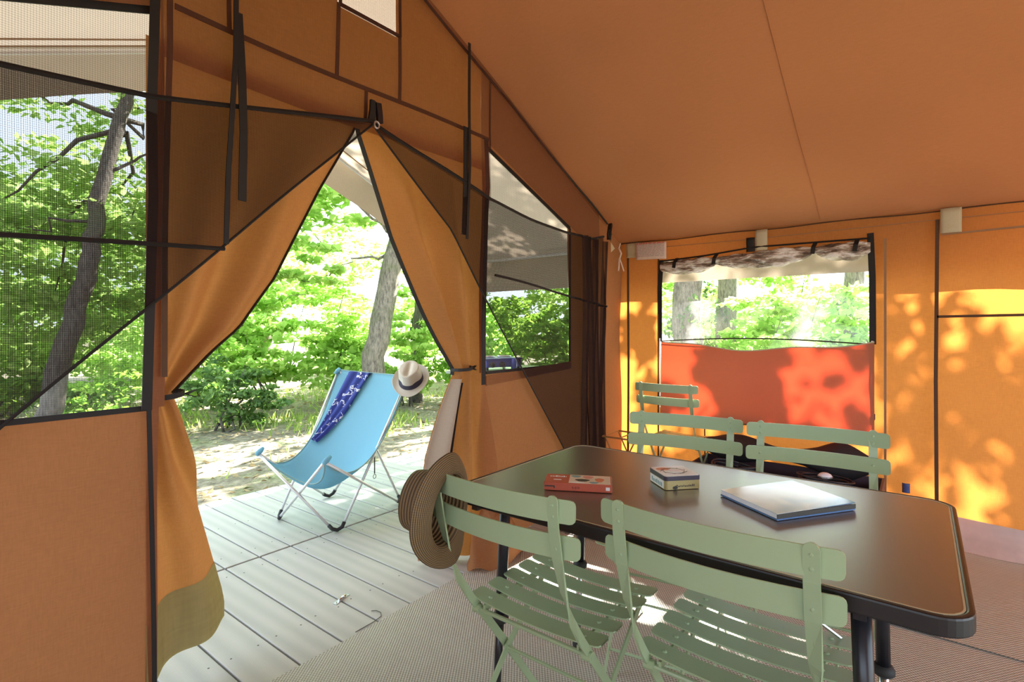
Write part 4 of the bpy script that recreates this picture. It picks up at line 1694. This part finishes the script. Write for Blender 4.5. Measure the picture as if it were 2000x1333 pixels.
m.build('dome', 'paper', lampo, smooth=True)
m = MB()
m.tube([(0, 0, -0.004), (0, 0, 0.004)], 0.038, 16)
m.build('rim', 'steel', lampo)
pb_ = tag(empty('plywood_panel', (3.34, 0.06, 0.012)), 'pale plywood panel with a metal ring leaning by the crate', 'panel')
m = MB()
m.prism([(-0.02, 0.0), (0.24, 0.0), (0.17, 0.27), (-0.02, 0.29)], lambda y, z: (0.02 + z * 0.1, y - 0.1, z), lambda y, z: (0.035 + z * 0.1, y - 0.1, z))
m.build('board', 'plywood', pb_)
m = MB()
m.tube([(0.035 + 0.0, -0.05 + 0.010 * math.sin(a), 0.20 + 0.026 * math.cos(a)) for a in np.linspace(0, 2 * PI, 13)], 0.0025, 5)
m.build('ring', 'wire_brown', pb_)

# ------------------------------------------------------------------ camping stove outside the small window
kt = tag(empty('kitchen_stand', (3.0, 2.42, 0.0)), 'grey metal kitchen stand outside the small mesh window', 'stand')
m = MB()
m.prism(rrect(-0.36, -0.22, 0.42, 0.24, 0.02), lambda x, y: (x, y, 0.875), lambda x, y: (x, y, 0.895))
m.build('stand_top', 'steel', kt)
for x in (-0.32, 0.38):
    for y in (-0.18, 0.20):
        m = MB()
        m.tube([(x, y, 0.0), (x, y, 0.876)], 0.012, 8)
        m.build('leg', 'aluminium', kt)
m = MB()
m.prism(rrect(-0.33, -0.19, 0.39, 0.21, 0.01), lambda x, y: (x, y, 0.40), lambda x, y: (x, y, 0.415))
m.build('shelf', 'steel', kt)
sv = tag(empty('camping_stove', (2.97, 2.44, 0.897), math.radians(-20)), 'blue two burner camping stove outside the small mesh window', 'stove')
m = MB()
m.box((-0.17, -0.12, 0.02), (0.13, 0.12, 0.075))
m.build('body', 'stove_blue', sv, bevel=0.012)
m = MB()
m.box((-0.175, -0.125, 0.072), (0.135, 0.125, 0.085))
m.build('top_tray', 'stove_blue', sv, bevel=0.005)
for x in (-0.12, -0.04):
    m = MB()
    m.disc((x, -0.12, 0.040), (0, -1, 0), 0.020, 0.018, 14)
    m.build('knob', 'black_rubber', sv, smooth=True)
for x in (-0.15, 0.11):
    for y in (-0.10, 0.10):
        m = MB()
        m.tube([(x, y, 0.0), (x, y, 0.025)], 0.012, 8)
        m.build('foot', 'black_rubber', sv)
m = MB()
m.tube([(0.055, -0.13, 0.0), (0.055, -0.13, 0.055), (0.055, -0.12, 0.075)], 0.022, 10)
m.build('gas_connector', 'stove_blue', sv, smooth=True)
for x in (-0.09, 0.05):
    m = MB()
    m.tube([(x + 0.05 * math.cos(a), 0.05 * math.sin(a), 0.092) for a in np.linspace(0, 2 * PI, 17)], 0.005, 6)
    m.build('burner_ring', 'steel', sv)
m = MB()
m.tube([(0, 0, 0), (0.012, 0, 0.095)], 0.006, 6)
o = m.build('utensil_handle', 'white_card')
o.location = (3.13, 2.36, 0.895)
tag(o, 'white utensil standing beside the blue stove', 'utensil')

# ------------------------------------------------------------------ vegetation
LEAF_MUL = 1.9
HIGH_MUL = 0.62
KEEP_OUT = [(-1.6, 4.35, -4.0, 4.0, 3.3), (1.2, 2.8, 2.4, 3.9, 1.4)]


def leaf_cloud(name, blobs, size, mat, parent, flat=0.75, seed=0, droop=0.15):
    """one mesh of many folded leaves gathered in ellipsoid clumps"""
    r = np.random.default_rng(seed)
    C = []
    for (cx, cy, cz, rx, ry, rz, n) in blobs:
        hi_c = cz > 3.4
        n = int(n * (HIGH_MUL if hi_c else LEAF_MUL))
        d = r.normal(size=(n, 3))
        d /= np.linalg.norm(d, axis=1)[:, None]
        rad = r.random(n) ** 0.45
        # clumpy: pull towards a few sprays inside the blob
        k = max(3, n // (70 if hi_c else 45))
        spr = r.normal(size=(k, 3))
        spr /= np.linalg.norm(spr, axis=1)[:, None]
        spr *= (r.random(k) ** 0.4)[:, None]
        who = r.integers(0, k, n)
        p = spr[who] + d * rad[:, None] * np.array([0.30, 0.30, 0.15])
        C.append(np.array([cx, cy, cz]) + p * np.array([rx, ry, rz]))
    C = np.concatenate(C)
    keep = np.ones(len(C), bool)
    for (x0, x1, y0, y1, zt) in KEEP_OUT:
        keep &= ~((C[:, 0] > x0) & (C[:, 0] < x1) & (C[:, 1] > y0) & (C[:, 1] < y1) & (C[:, 2] < zt))
    keep &= C[:, 2] > GZ + 0.02
    C = C[keep]
    n = len(C)
    nrm = r.normal(size=(n, 3)) * (1 - flat)
    nrm[:, 2] += flat
    nrm += r.normal(size=(n, 3)) * 0.25
    nrm /= np.linalg.norm(nrm, axis=1)[:, None]
    ax = r.normal(size=(n, 3))
    ax[:, 2] -= droop * 2
    ax -= nrm * (ax * nrm).sum(1)[:, None]
    ax /= np.linalg.norm(ax, axis=1)[:, None]
    sd = np.cross(nrm, ax)
    s = size * r.uniform(0.55, 1.25, n)[:, None]
    base = C - ax * s * 0.5
    tip = C + ax * s * 0.5 - nrm * s * 0.10
    l1 = C - ax * s * 0.10 + sd * s * 0.38 + nrm * s * 0.10
    r1 = C - ax * s * 0.10 - sd * s * 0.38 + nrm * s * 0.10
    l2 = C + ax * s * 0.22 + sd * s * 0.20 + nrm * s * 0.02
    r2 = C + ax * s * 0.22 - sd * s * 0.20 + nrm * s * 0.02
    vs = np.stack([base, l1, l2, tip, r2, r1], 1).reshape(-1, 3)
    idx = np.arange(n)[:, None] * 6
    quads = np.concatenate([idx + np.array([[0, 3, 2, 1]]), idx + np.array([[0, 5, 4, 3]])], 1).reshape(-1, 4)
    me = bpy.data.meshes.new(name)
    me.vertices.add(len(vs))
    me.vertices.foreach_set('co', vs.ravel())
    nq = len(quads)
    me.loops.add(nq * 4)
    me.loops.foreach_set('vertex_index', quads.ravel().astype(np.int32))
    me.polygons.add(nq)
    me.polygons.foreach_set('loop_start', np.arange(0, nq * 4, 4, dtype=np.int32))
    me.polygons.foreach_set('loop_total', np.full(nq, 4, dtype=np.int32))
    me.materials.append(MATS[mat])
    me.update(calc_edges=True)
    me.validate()
    o = bpy.data.objects.new(name, me)
    COL.objects.link(o)
    if parent is not None:
        o.parent = parent
        o.matrix_parent_inverse = Matrix.Translation(parent.location).inverted()
    tag(o, kind='stuff')
    return o


def wobble(p, q, n, amp, r):
    p, q = Vector(p), Vector(q)
    out = []
    for k in range(n + 1):
        t_ = k / n
        w_ = p.lerp(q, t_)
        if 0 < k < n:
            w_ += Vector(r.normal(size=3)) * amp
        out.append(w_)
    return out


def tree(name, label, trunk, r0, r1, crowns, leafsize, leafm, barkm, branches=(), ivy=None, group='trees around the clearing', seed=1):
    r = np.random.default_rng(seed)
    root = empty(name, trunk[0])
    o0 = Vector(trunk[0])
    pts = []
    for a, b_ in zip(trunk[:-1], trunk[1:]):
        pts += wobble(a, b_, 6, 0.018, r)[:-1]
    pts.append(Vector(trunk[-1]))
    n = len(pts)
    m = MB()
    m.tube([p - o0 for p in pts], [r0 * (1.25 if k == 0 else 1) + (r1 - r0) * k / (n - 1) for k in range(n)], 14)
    m.build('trunk', barkm, root, smooth=True)
    for (p, q, ra) in branches:
        m = MB()
        bp = wobble(p, q, 7, 0.05, r)
        m.tube([x - o0 for x in bp], [ra * (1 - 0.8 * k / 7) for k in range(8)], 7)
        m.build('branch', barkm, root, smooth=True)
    top = Vector(trunk[-1])
    for c_ in crowns[:5]:
        m = MB()
        s0 = pts[int(n * 0.72)]
        bp = wobble(s0, (c_[0], c_[1], c_[2]), 6, 0.08, r)
        m.tube([x - o0 for x in bp], [r1 * 0.7 * (1 - 0.8 * k / 6) for k in range(7)], 6)
        m.build('branch', barkm, root, smooth=True)
    leaf_cloud('foliage', crowns, leafsize, leafm, root, seed=seed)
    if ivy:
        leaf_cloud('ivy', ivy, 0.07, 'leaf_dark', root, flat=0.1, seed=seed + 50)
    return tag(root, label, 'tree', group)


def shrub(label, x, y, blobs, size, mat, seed, stems=5, cat='shrub'):
    r = np.random.default_rng(seed)
    z0 = ground_z(x, y)
    root = empty('shrub', (x, y, z0))
    for k in range(stems):
        b_ = blobs[k % len(blobs)]
        m = MB()
        bp = wobble((r.uniform(-.15, .15), r.uniform(-.15, .15), -0.02), (b_[0] - x + r.normal() * b_[3] * .4, b_[1] - y + r.normal() * b_[4] * .4, b_[2] - z0 + r.uniform(0, .6) * b_[5]), 6, 0.05, r)
        m.tube(bp, [0.018 * (1 - 0.8 * q / 6) for q in range(7)], 6)
        m.build('stem', 'bark_dark', root, smooth=True)
    leaf_cloud('foliage', blobs, size, mat, root, seed=seed, flat=0.6)
    return tag(root, label, cat, 'shrubs at the edge of the clearing')


# leaning pale tree in the doorway
tree('leaning_tree', 'pale leaning tree trunk standing behind the turquoise chair', [(4.62, 6.25, GZ - .1), (4.80, 6.12, 1.3), (5.05, 5.95, 2.7), (5.5, 5.7, 4.6), (6.0, 5.6, 7.0)], 0.175, 0.09,
     [(4.0, 6.6, 3.1, 1.1, 1.0, .55, 900), (3.4, 7.2, 2.6, 1.0, .9, .5, 800), (4.9, 5.6, 3.3, 1.0, .9, .5, 700), (4.2, 7.6, 3.9, 1.4, 1.2, .6, 1200), (5.6, 6.4, 4.0, 1.5, 1.3, .8, 1400),
      (6.2, 5.4, 5.2, 1.8, 1.8, 1.1, 1100), (5.0, 7.0, 5.8, 2.0, 1.8, 1.1, 700), (7.4, 5.0, 5.6, 1.6, 1.6, 1.0, 800), (3.6, 6.4, 2.0, .7, .6, .35, 350)],
     0.125, 'leaf_lime', 'bark_pale', [((4.98, 6.0, 2.3), (4.3, 6.5, 2.05), 0.028), ((4.3, 6.5, 2.05), (3.75, 6.9, 1.55), 0.014), ((5.0, 5.98, 2.5), (4.2, 6.4, 3.1), 0.03), ((4.9, 6.05, 1.9), (5.6, 5.5, 2.6), 0.02)], seed=11)
tree('ivy_tree', 'slim ivy covered tree behind the cream hat', [(6.1, 6.8, GZ - .1), (6.1, 6.75, 1.5), (6.3, 6.6, 4.0), (6.5, 6.5, 6.0)], 0.10, 0.06,
     [(6.4, 6.5, 2.4, .9, .9, .6, 700), (6.1, 6.2, 1.7, .7, .7, .4, 450), (6.7, 6.8, 3.6, 1.3, 1.2, .8, 1200), (7.4, 6.2, 5.0, 1.5, 1.4, .9, 600)],
     0.11, 'leaf_lime', 'bark_dark', ivy=[(6.1, 6.78, .7, .17, .17, .8, 500)], seed=12)
tree('shade_tree', 'dark crooked tree seen through the large mesh window', [(1.28, 7.4, GZ - .1), (1.50, 7.35, .9), (1.70, 7.25, 1.9), (1.80, 7.25, 2.7), (2.12, 7.4, 4.1), (2.3, 7.5, 6)], 0.115, 0.05,
     [(1.6, 8.2, 1.6, 1.2, .8, .9, 1500), (2.3, 7.9, 2.6, 1.2, .8, .8, 1500), (1.0, 7.9, 2.5, 1.0, .8, .8, 1200), (2.2, 7.7, 3.8, 1.4, .9, .8, 1500), (1.2, 8.2, 3.9, 1.3, .9, .8, 1200), (2.6, 8.4, 1.4, .9, .7, .7, 900),
      (3.4, 6.9, 5.2, 1.6, 1.5, .9, 500), (1.6, 6.4, 5.2, 1.6, 1.4, .8, 400)],
     0.10, 'leaf_lime', 'bark_dark', [((1.76, 7.25, 2.4), (1.1, 7.6, 2.2), 0.022), ((1.82, 7.25, 2.8), (2.6, 7.3, 3.6), 0.025)], seed=13)
tree('ivy_tree', 'thick ivy wrapped trunk at the corner of the clear side window', [(6.95, 2.42, GZ - .1), (6.97, 2.42, 2.0), (7.05, 2.4, 5.5)], 0.21, 0.15,
     [(7.2, 2.6, 5.0, 1.7, 1.5, 1.0, 1300), (7.1, 1.5, 3.7, .8, .55, .5, 420), (6.9, 3.6, 4.6, 1.3, 1.3, .8, 800), (8.2, 2.2, 6.2, 1.8, 1.6, 1.0, 1400)],
     0.14, 'leaf_lime', 'bark_pale', ivy=[(6.97, 2.42, 1.3, .30, .30, 1.4, 900)], seed=14)
tree('mossy_tree', 'mossy upright trunk in the middle of the clear side window', [(9.35, 2.65, GZ - .1), (9.4, 2.62, 2.2), (9.5, 2.6, 6.0)], 0.18, 0.12,
     [(9.6, 2.4, 5.4, 1.7, 1.7, 1.1, 1300), (8.6, 3.4, 4.0, 1.3, 1.3, .8, 900), (8.8, 1.2, 5.6, 1.6, 1.5, 1.0, 1200)],
     0.14, 'leaf_lime', 'bark_pale', ivy=[(9.38, 2.64, 1.2, .2, .2, 1.3, 300)], seed=15)
tree('ivy_tree', 'blurred brown trunk at the far edge of the clear side window', [(9.5, 0.80, GZ - .1), (9.52, 0.8, 2.0), (9.6, 0.7, 5.5)], 0.16, 0.10,
     [(9.4, 0.2, 5.2, 1.7, 1.6, 1.0, 1200), (8.4, -0.6, 4.8, 1.4, 1.4, .8, 900), (8.0, 0.95, 4.0, 0.9, .7, .5, 1000), (10.2, -.8, 6.2, 1.7, 1.6, 1., 1000)],
     0.14, 'leaf_lime', 'bark_pale', ivy=[(9.5, .8, 1.2, .26, .26, 1.4, 500)], seed=16)
# trees further round: they shade the tent
tree('shade_tree', 'tall tree standing beyond the corner of the tent', [(8.6, 4.6, GZ - .1), (8.6, 4.5, 3.0), (8.8, 4.4, 7.0)], 0.20, 0.10,
     [(8.4, 4.4, 5.0, 1.8, 1.6, 1.1, 1500), (7.2, 4.2, 4.2, 1.2, 1.2, .7, 700), (9.4, 5.2, 6.4, 1.8, 1.8, 1.2, 600), (8.0, 5.6, 3.6, 1.4, 1.2, .8, 1000), (8.4, 4.0, 2.1, .9, .8, .5, 500)], 0.14, 'leaf_lime', 'bark_pale', seed=17)
tree('shade_tree', 'tall tree beyond the side wall', [(9.0, -2.8, GZ - .1), (9.0, -2.8, 3.0), (8.9, -2.7, 7.0)], 0.22, 0.1,
     [(8.8, -2.6, 5.2, 1.9, 1.8, 1.2, 1500), (8.2, -1.6, 4.2, 1.2, 1.2, .7, 700), (8.4, -0.75, 3.75, 1.0, .8, .55, 1000), (9.6, -3.6, 6.2, 1.8, 1.8, 1.2, 1300)], 0.14, 'leaf_lime', 'bark_pale', seed=18)
tree('shade_tree', 'tall tree on the far side of the clearing', [(9.2, 8.6, GZ), (9.2, 8.5, 3.0), (9.3, 8.4, 7.0)], 0.2, 0.1,
     [(9.0, 8.6, 5.0, 2.0, 2.0, 1.4, 600), (8.0, 9.6, 3.6, 1.6, 1.6, 1.1, 1500), (10.0, 7.4, 3.4, 1.6, 1.5, 1.1, 1500), (9.6, 8.0, 6.8, 2.0, 2.0, 1.2, 300), (8.6, 8.8, 2.2, 1.4, 1.4, .8, 1100)], 0.13, 'leaf_lime', 'bark_pale', seed=19)
tree('shade_tree', 'slender tree behind the sunny shrubs in the doorway', [(5.9, 11.6, GZ), (5.9, 11.6, 3.0), (6.0, 11.5, 6.5)], 0.16, 0.08,
     [(5.6, 11.4, 4.2, 1.8, 1.6, 1.2, 1600), (4.4, 12.0, 3.0, 1.5, 1.5, 1.0, 1300), (7.0, 10.8, 3.0, 1.5, 1.5, 1.0, 1300), (6.4, 11.4, 5.6, 1.8, 1.8, 1.2, 500), (4.9, 11.6, 1.7, 1.4, 1.2, .7, 1000)], 0.13, 'leaf_lime', 'bark_pale', seed=20)

SH = [
    ('wide shrub far behind the camping stove', 10.2, 7.2, [(9.6, 7.6, .9, 1.2, 1.2, .9, 1300), (10.4, 6.4, 1.2, 1.2, 1.2, 1.0, 1300), (11.0, 6.8, 2.6, 1.5, 1.5, .9, 1000)], 0.14, 'leaf_lime'),
    ('distant sunlit hedge shrub beyond the doorway trees', 7.4, 13.5, [(6.2, 14.4, 1.0, 1.6, 1.2, 1.0, 1300), (8.4, 12.6, 1.2, 1.6, 1.2, 1.1, 1300), (10.2, 11.0, 1.2, 1.6, 1.3, 1.1, 1300), (7.4, 13.8, 2.9, 1.8, 1.4, .9, 1000)], 0.16, 'leaf_lime'),
    ('distant pale shrub beyond the crooked tree', 2.6, 14.2, [(1.2, 14.0, 1.2, 1.8, 1.2, 1.1, 1200), (3.6, 14.0, 1.2, 1.8, 1.2, 1.1, 1300), (2.6, 14.4, 3.2, 2.4, 1.4, 1.1, 1500), (1.0, 13.8, 4.8, 2.0, 1.4, 1.2, 900)], 0.17, 'leaf_lime'),
    ('ivy grown shrub at the doorway beside the tied flap', 3.0, 6.9, [(3.0, 6.9, .45, .55, .45, .45, 800), (3.3, 6.6, .25, .4, .4, .25, 400)], 0.075, 'leaf_dark'),
    ('lime green shrub in the sun behind the chair sling', 4.3, 8.3, [(4.2, 8.2, .7, .9, .7, .6, 1000), (4.0, 8.6, 1.3, .8, .7, .45, 700)], 0.12, 'leaf_lime'),
    ('bright maple shrub between the flap and the leaning trunk', 3.7, 9.3, [(3.6, 9.2, .8, .9, .7, .7, 1100), (3.9, 9.0, 1.7, .9, .7, .5, 800), (3.4, 9.5, 2.3, .8, .6, .4, 500)], 0.11, 'leaf_lime'),
    ('leafy shrub directly behind the leaning trunk', 5.2, 7.9, [(5.1, 7.9, .6, .8, .7, .5, 900), (5.4, 7.7, 1.2, .8, .7, .45, 700), (5.0, 8.2, 1.9, .9, .8, .4, 600)], 0.115, 'leaf_lime'),
    ('rounded shrub between the leaning trunk and the cream hat', 5.7, 6.6, [(5.7, 6.6, .45, .5, .5, .4, 600), (5.9, 6.4, 1.1, .6, .5, .4, 500)], 0.10, 'leaf_lime'),
    ('dense shrub behind the gathered door flap', 6.6, 5.9, [(6.6, 5.9, .5, .8, .7, .5, 1000), (6.9, 5.6, 1.2, .8, .7, .5, 900)], 0.10, 'leaf_mid'),
    ('undergrowth shrub outside the small mesh window', 7.2, 4.8, [(7.2, 4.8, .5, .9, .7, .5, 1000), (7.3, 4.6, 1.2, .8, .7, .4, 700)], 0.10, 'leaf_mid'),
    ('low shrub seen under the diagonal net edge', 1.9, 8.3, [(1.9, 8.3, .35, .8, .6, .4, 800), (1.2, 8.5, .3, .7, .5, .35, 600)], 0.09, 'leaf_mid'),
    ('pale shrub behind the dark crooked tree', 1.4, 10.2, [(1.4, 10.2, 1.0, 1.6, 1.0, 1.0, 1500), (2.6, 10.4, .9, 1.2, .9, .9, 1200), (1.8, 10.6, 2.6, 1.7, 1.0, .9, 1300)], 0.12, 'leaf_lime'),
    ('shrub filling the middle of the clear side window', 8.4, 1.9, [(8.4, 1.9, .7, .9, .8, .5, 900), (8.7, 1.7, 1.5, .8, .7, .35, 500)], 0.12, 'leaf_lime'),
    ('shrub at the right part of the clear side window', 8.0, 0.8, [(8.0, 0.8, .6, .7, .7, .5, 800), (8.3, .6, 1.35, .7, .6, .4, 500)], 0.12, 'leaf_lime'),
    ('tall backdrop shrub beyond the side window trunks', 11.5, 2.6, [(11.5, 2.6, .9, 1.4, 1.6, .8, 2000), (11.8, 1.0, 1.4, 1.2, 1.4, .8, 1800), (11.6, 4.2, 1.3, 1.2, 1.4, .9, 1000), (11.8, 2.2, 2.6, 1.3, 1.6, .7, 800)], 0.15, 'leaf_lime'),
]
for k, (lb, x, y, bl_, sz, mt) in enumerate(SH):
    shrub(lb, x, y, bl_, sz, mt, 100 + k)


def scatter(name, label, cat, n, area, size, mat, seed, up=False, zoff=0.01):
    r = np.random.default_rng(seed)
    x0, x1, y0, y1 = area
    m_v, m_f = [], []
    k = 0
    for _ in range(n):
        x, y = r.uniform(x0, x1), r.uniform(y0, y1)
        if x < 4.5 and y < DECK_END + 0.08 and x > -1.6:
            continue
        if up and math.sin(x * 1.7 + 0.6) * math.sin(y * 1.3) + r.normal() * 0.35 < 0.1 + 0.9 * max(0, (6.0 - y) / 2):
            continue
        z = ground_z(x, y) + zoff
        a = r.uniform(0, 2 * PI)
        s = size * r.uniform(0.5, 1.3)
        if up:
            dx, dy = math.cos(a) * s * 0.12, math.sin(a) * s * 0.12
            lx, ly = r.normal() * s * .4, r.normal() * s * .4
            m_v += [(x - dx, y - dy, z), (x + dx, y + dy, z), (x + lx, y + ly, z + s)]
            m_f.append((k, k + 1, k + 2))
            k += 3
        else:
            c, s_ = math.cos(a) * s, math.sin(a) * s
            h1, h2 = r.uniform(0, .02), r.uniform(0, .02)
            m_v += [(x - c, y - s_, z), (x + s_ * .5, y - c * .5, z + h1), (x + c, y + s_, z + h2), (x - s_ * .5, y + c * .5, z)]
            m_f.append((k, k + 1, k + 2, k + 3))
            k += 4
    m = MB()
    m.v, m.f = m_v, m_f
    o = m.build(name, mat)
    return tag(o, label, cat, kind='stuff')


scatter('leaf_litter', 'dry fallen leaves scattered over the forest ground', 'leaves', 6000, (-1, 10, 3.9, 11), 0.035, 'leaf_litter', 5)
scatter('grass', 'thin grass and seedlings at the edge of the clearing', 'grass', 16000, (-1, 10, 4.6, 10), 0.10, 'grass_blade', 6, up=True)
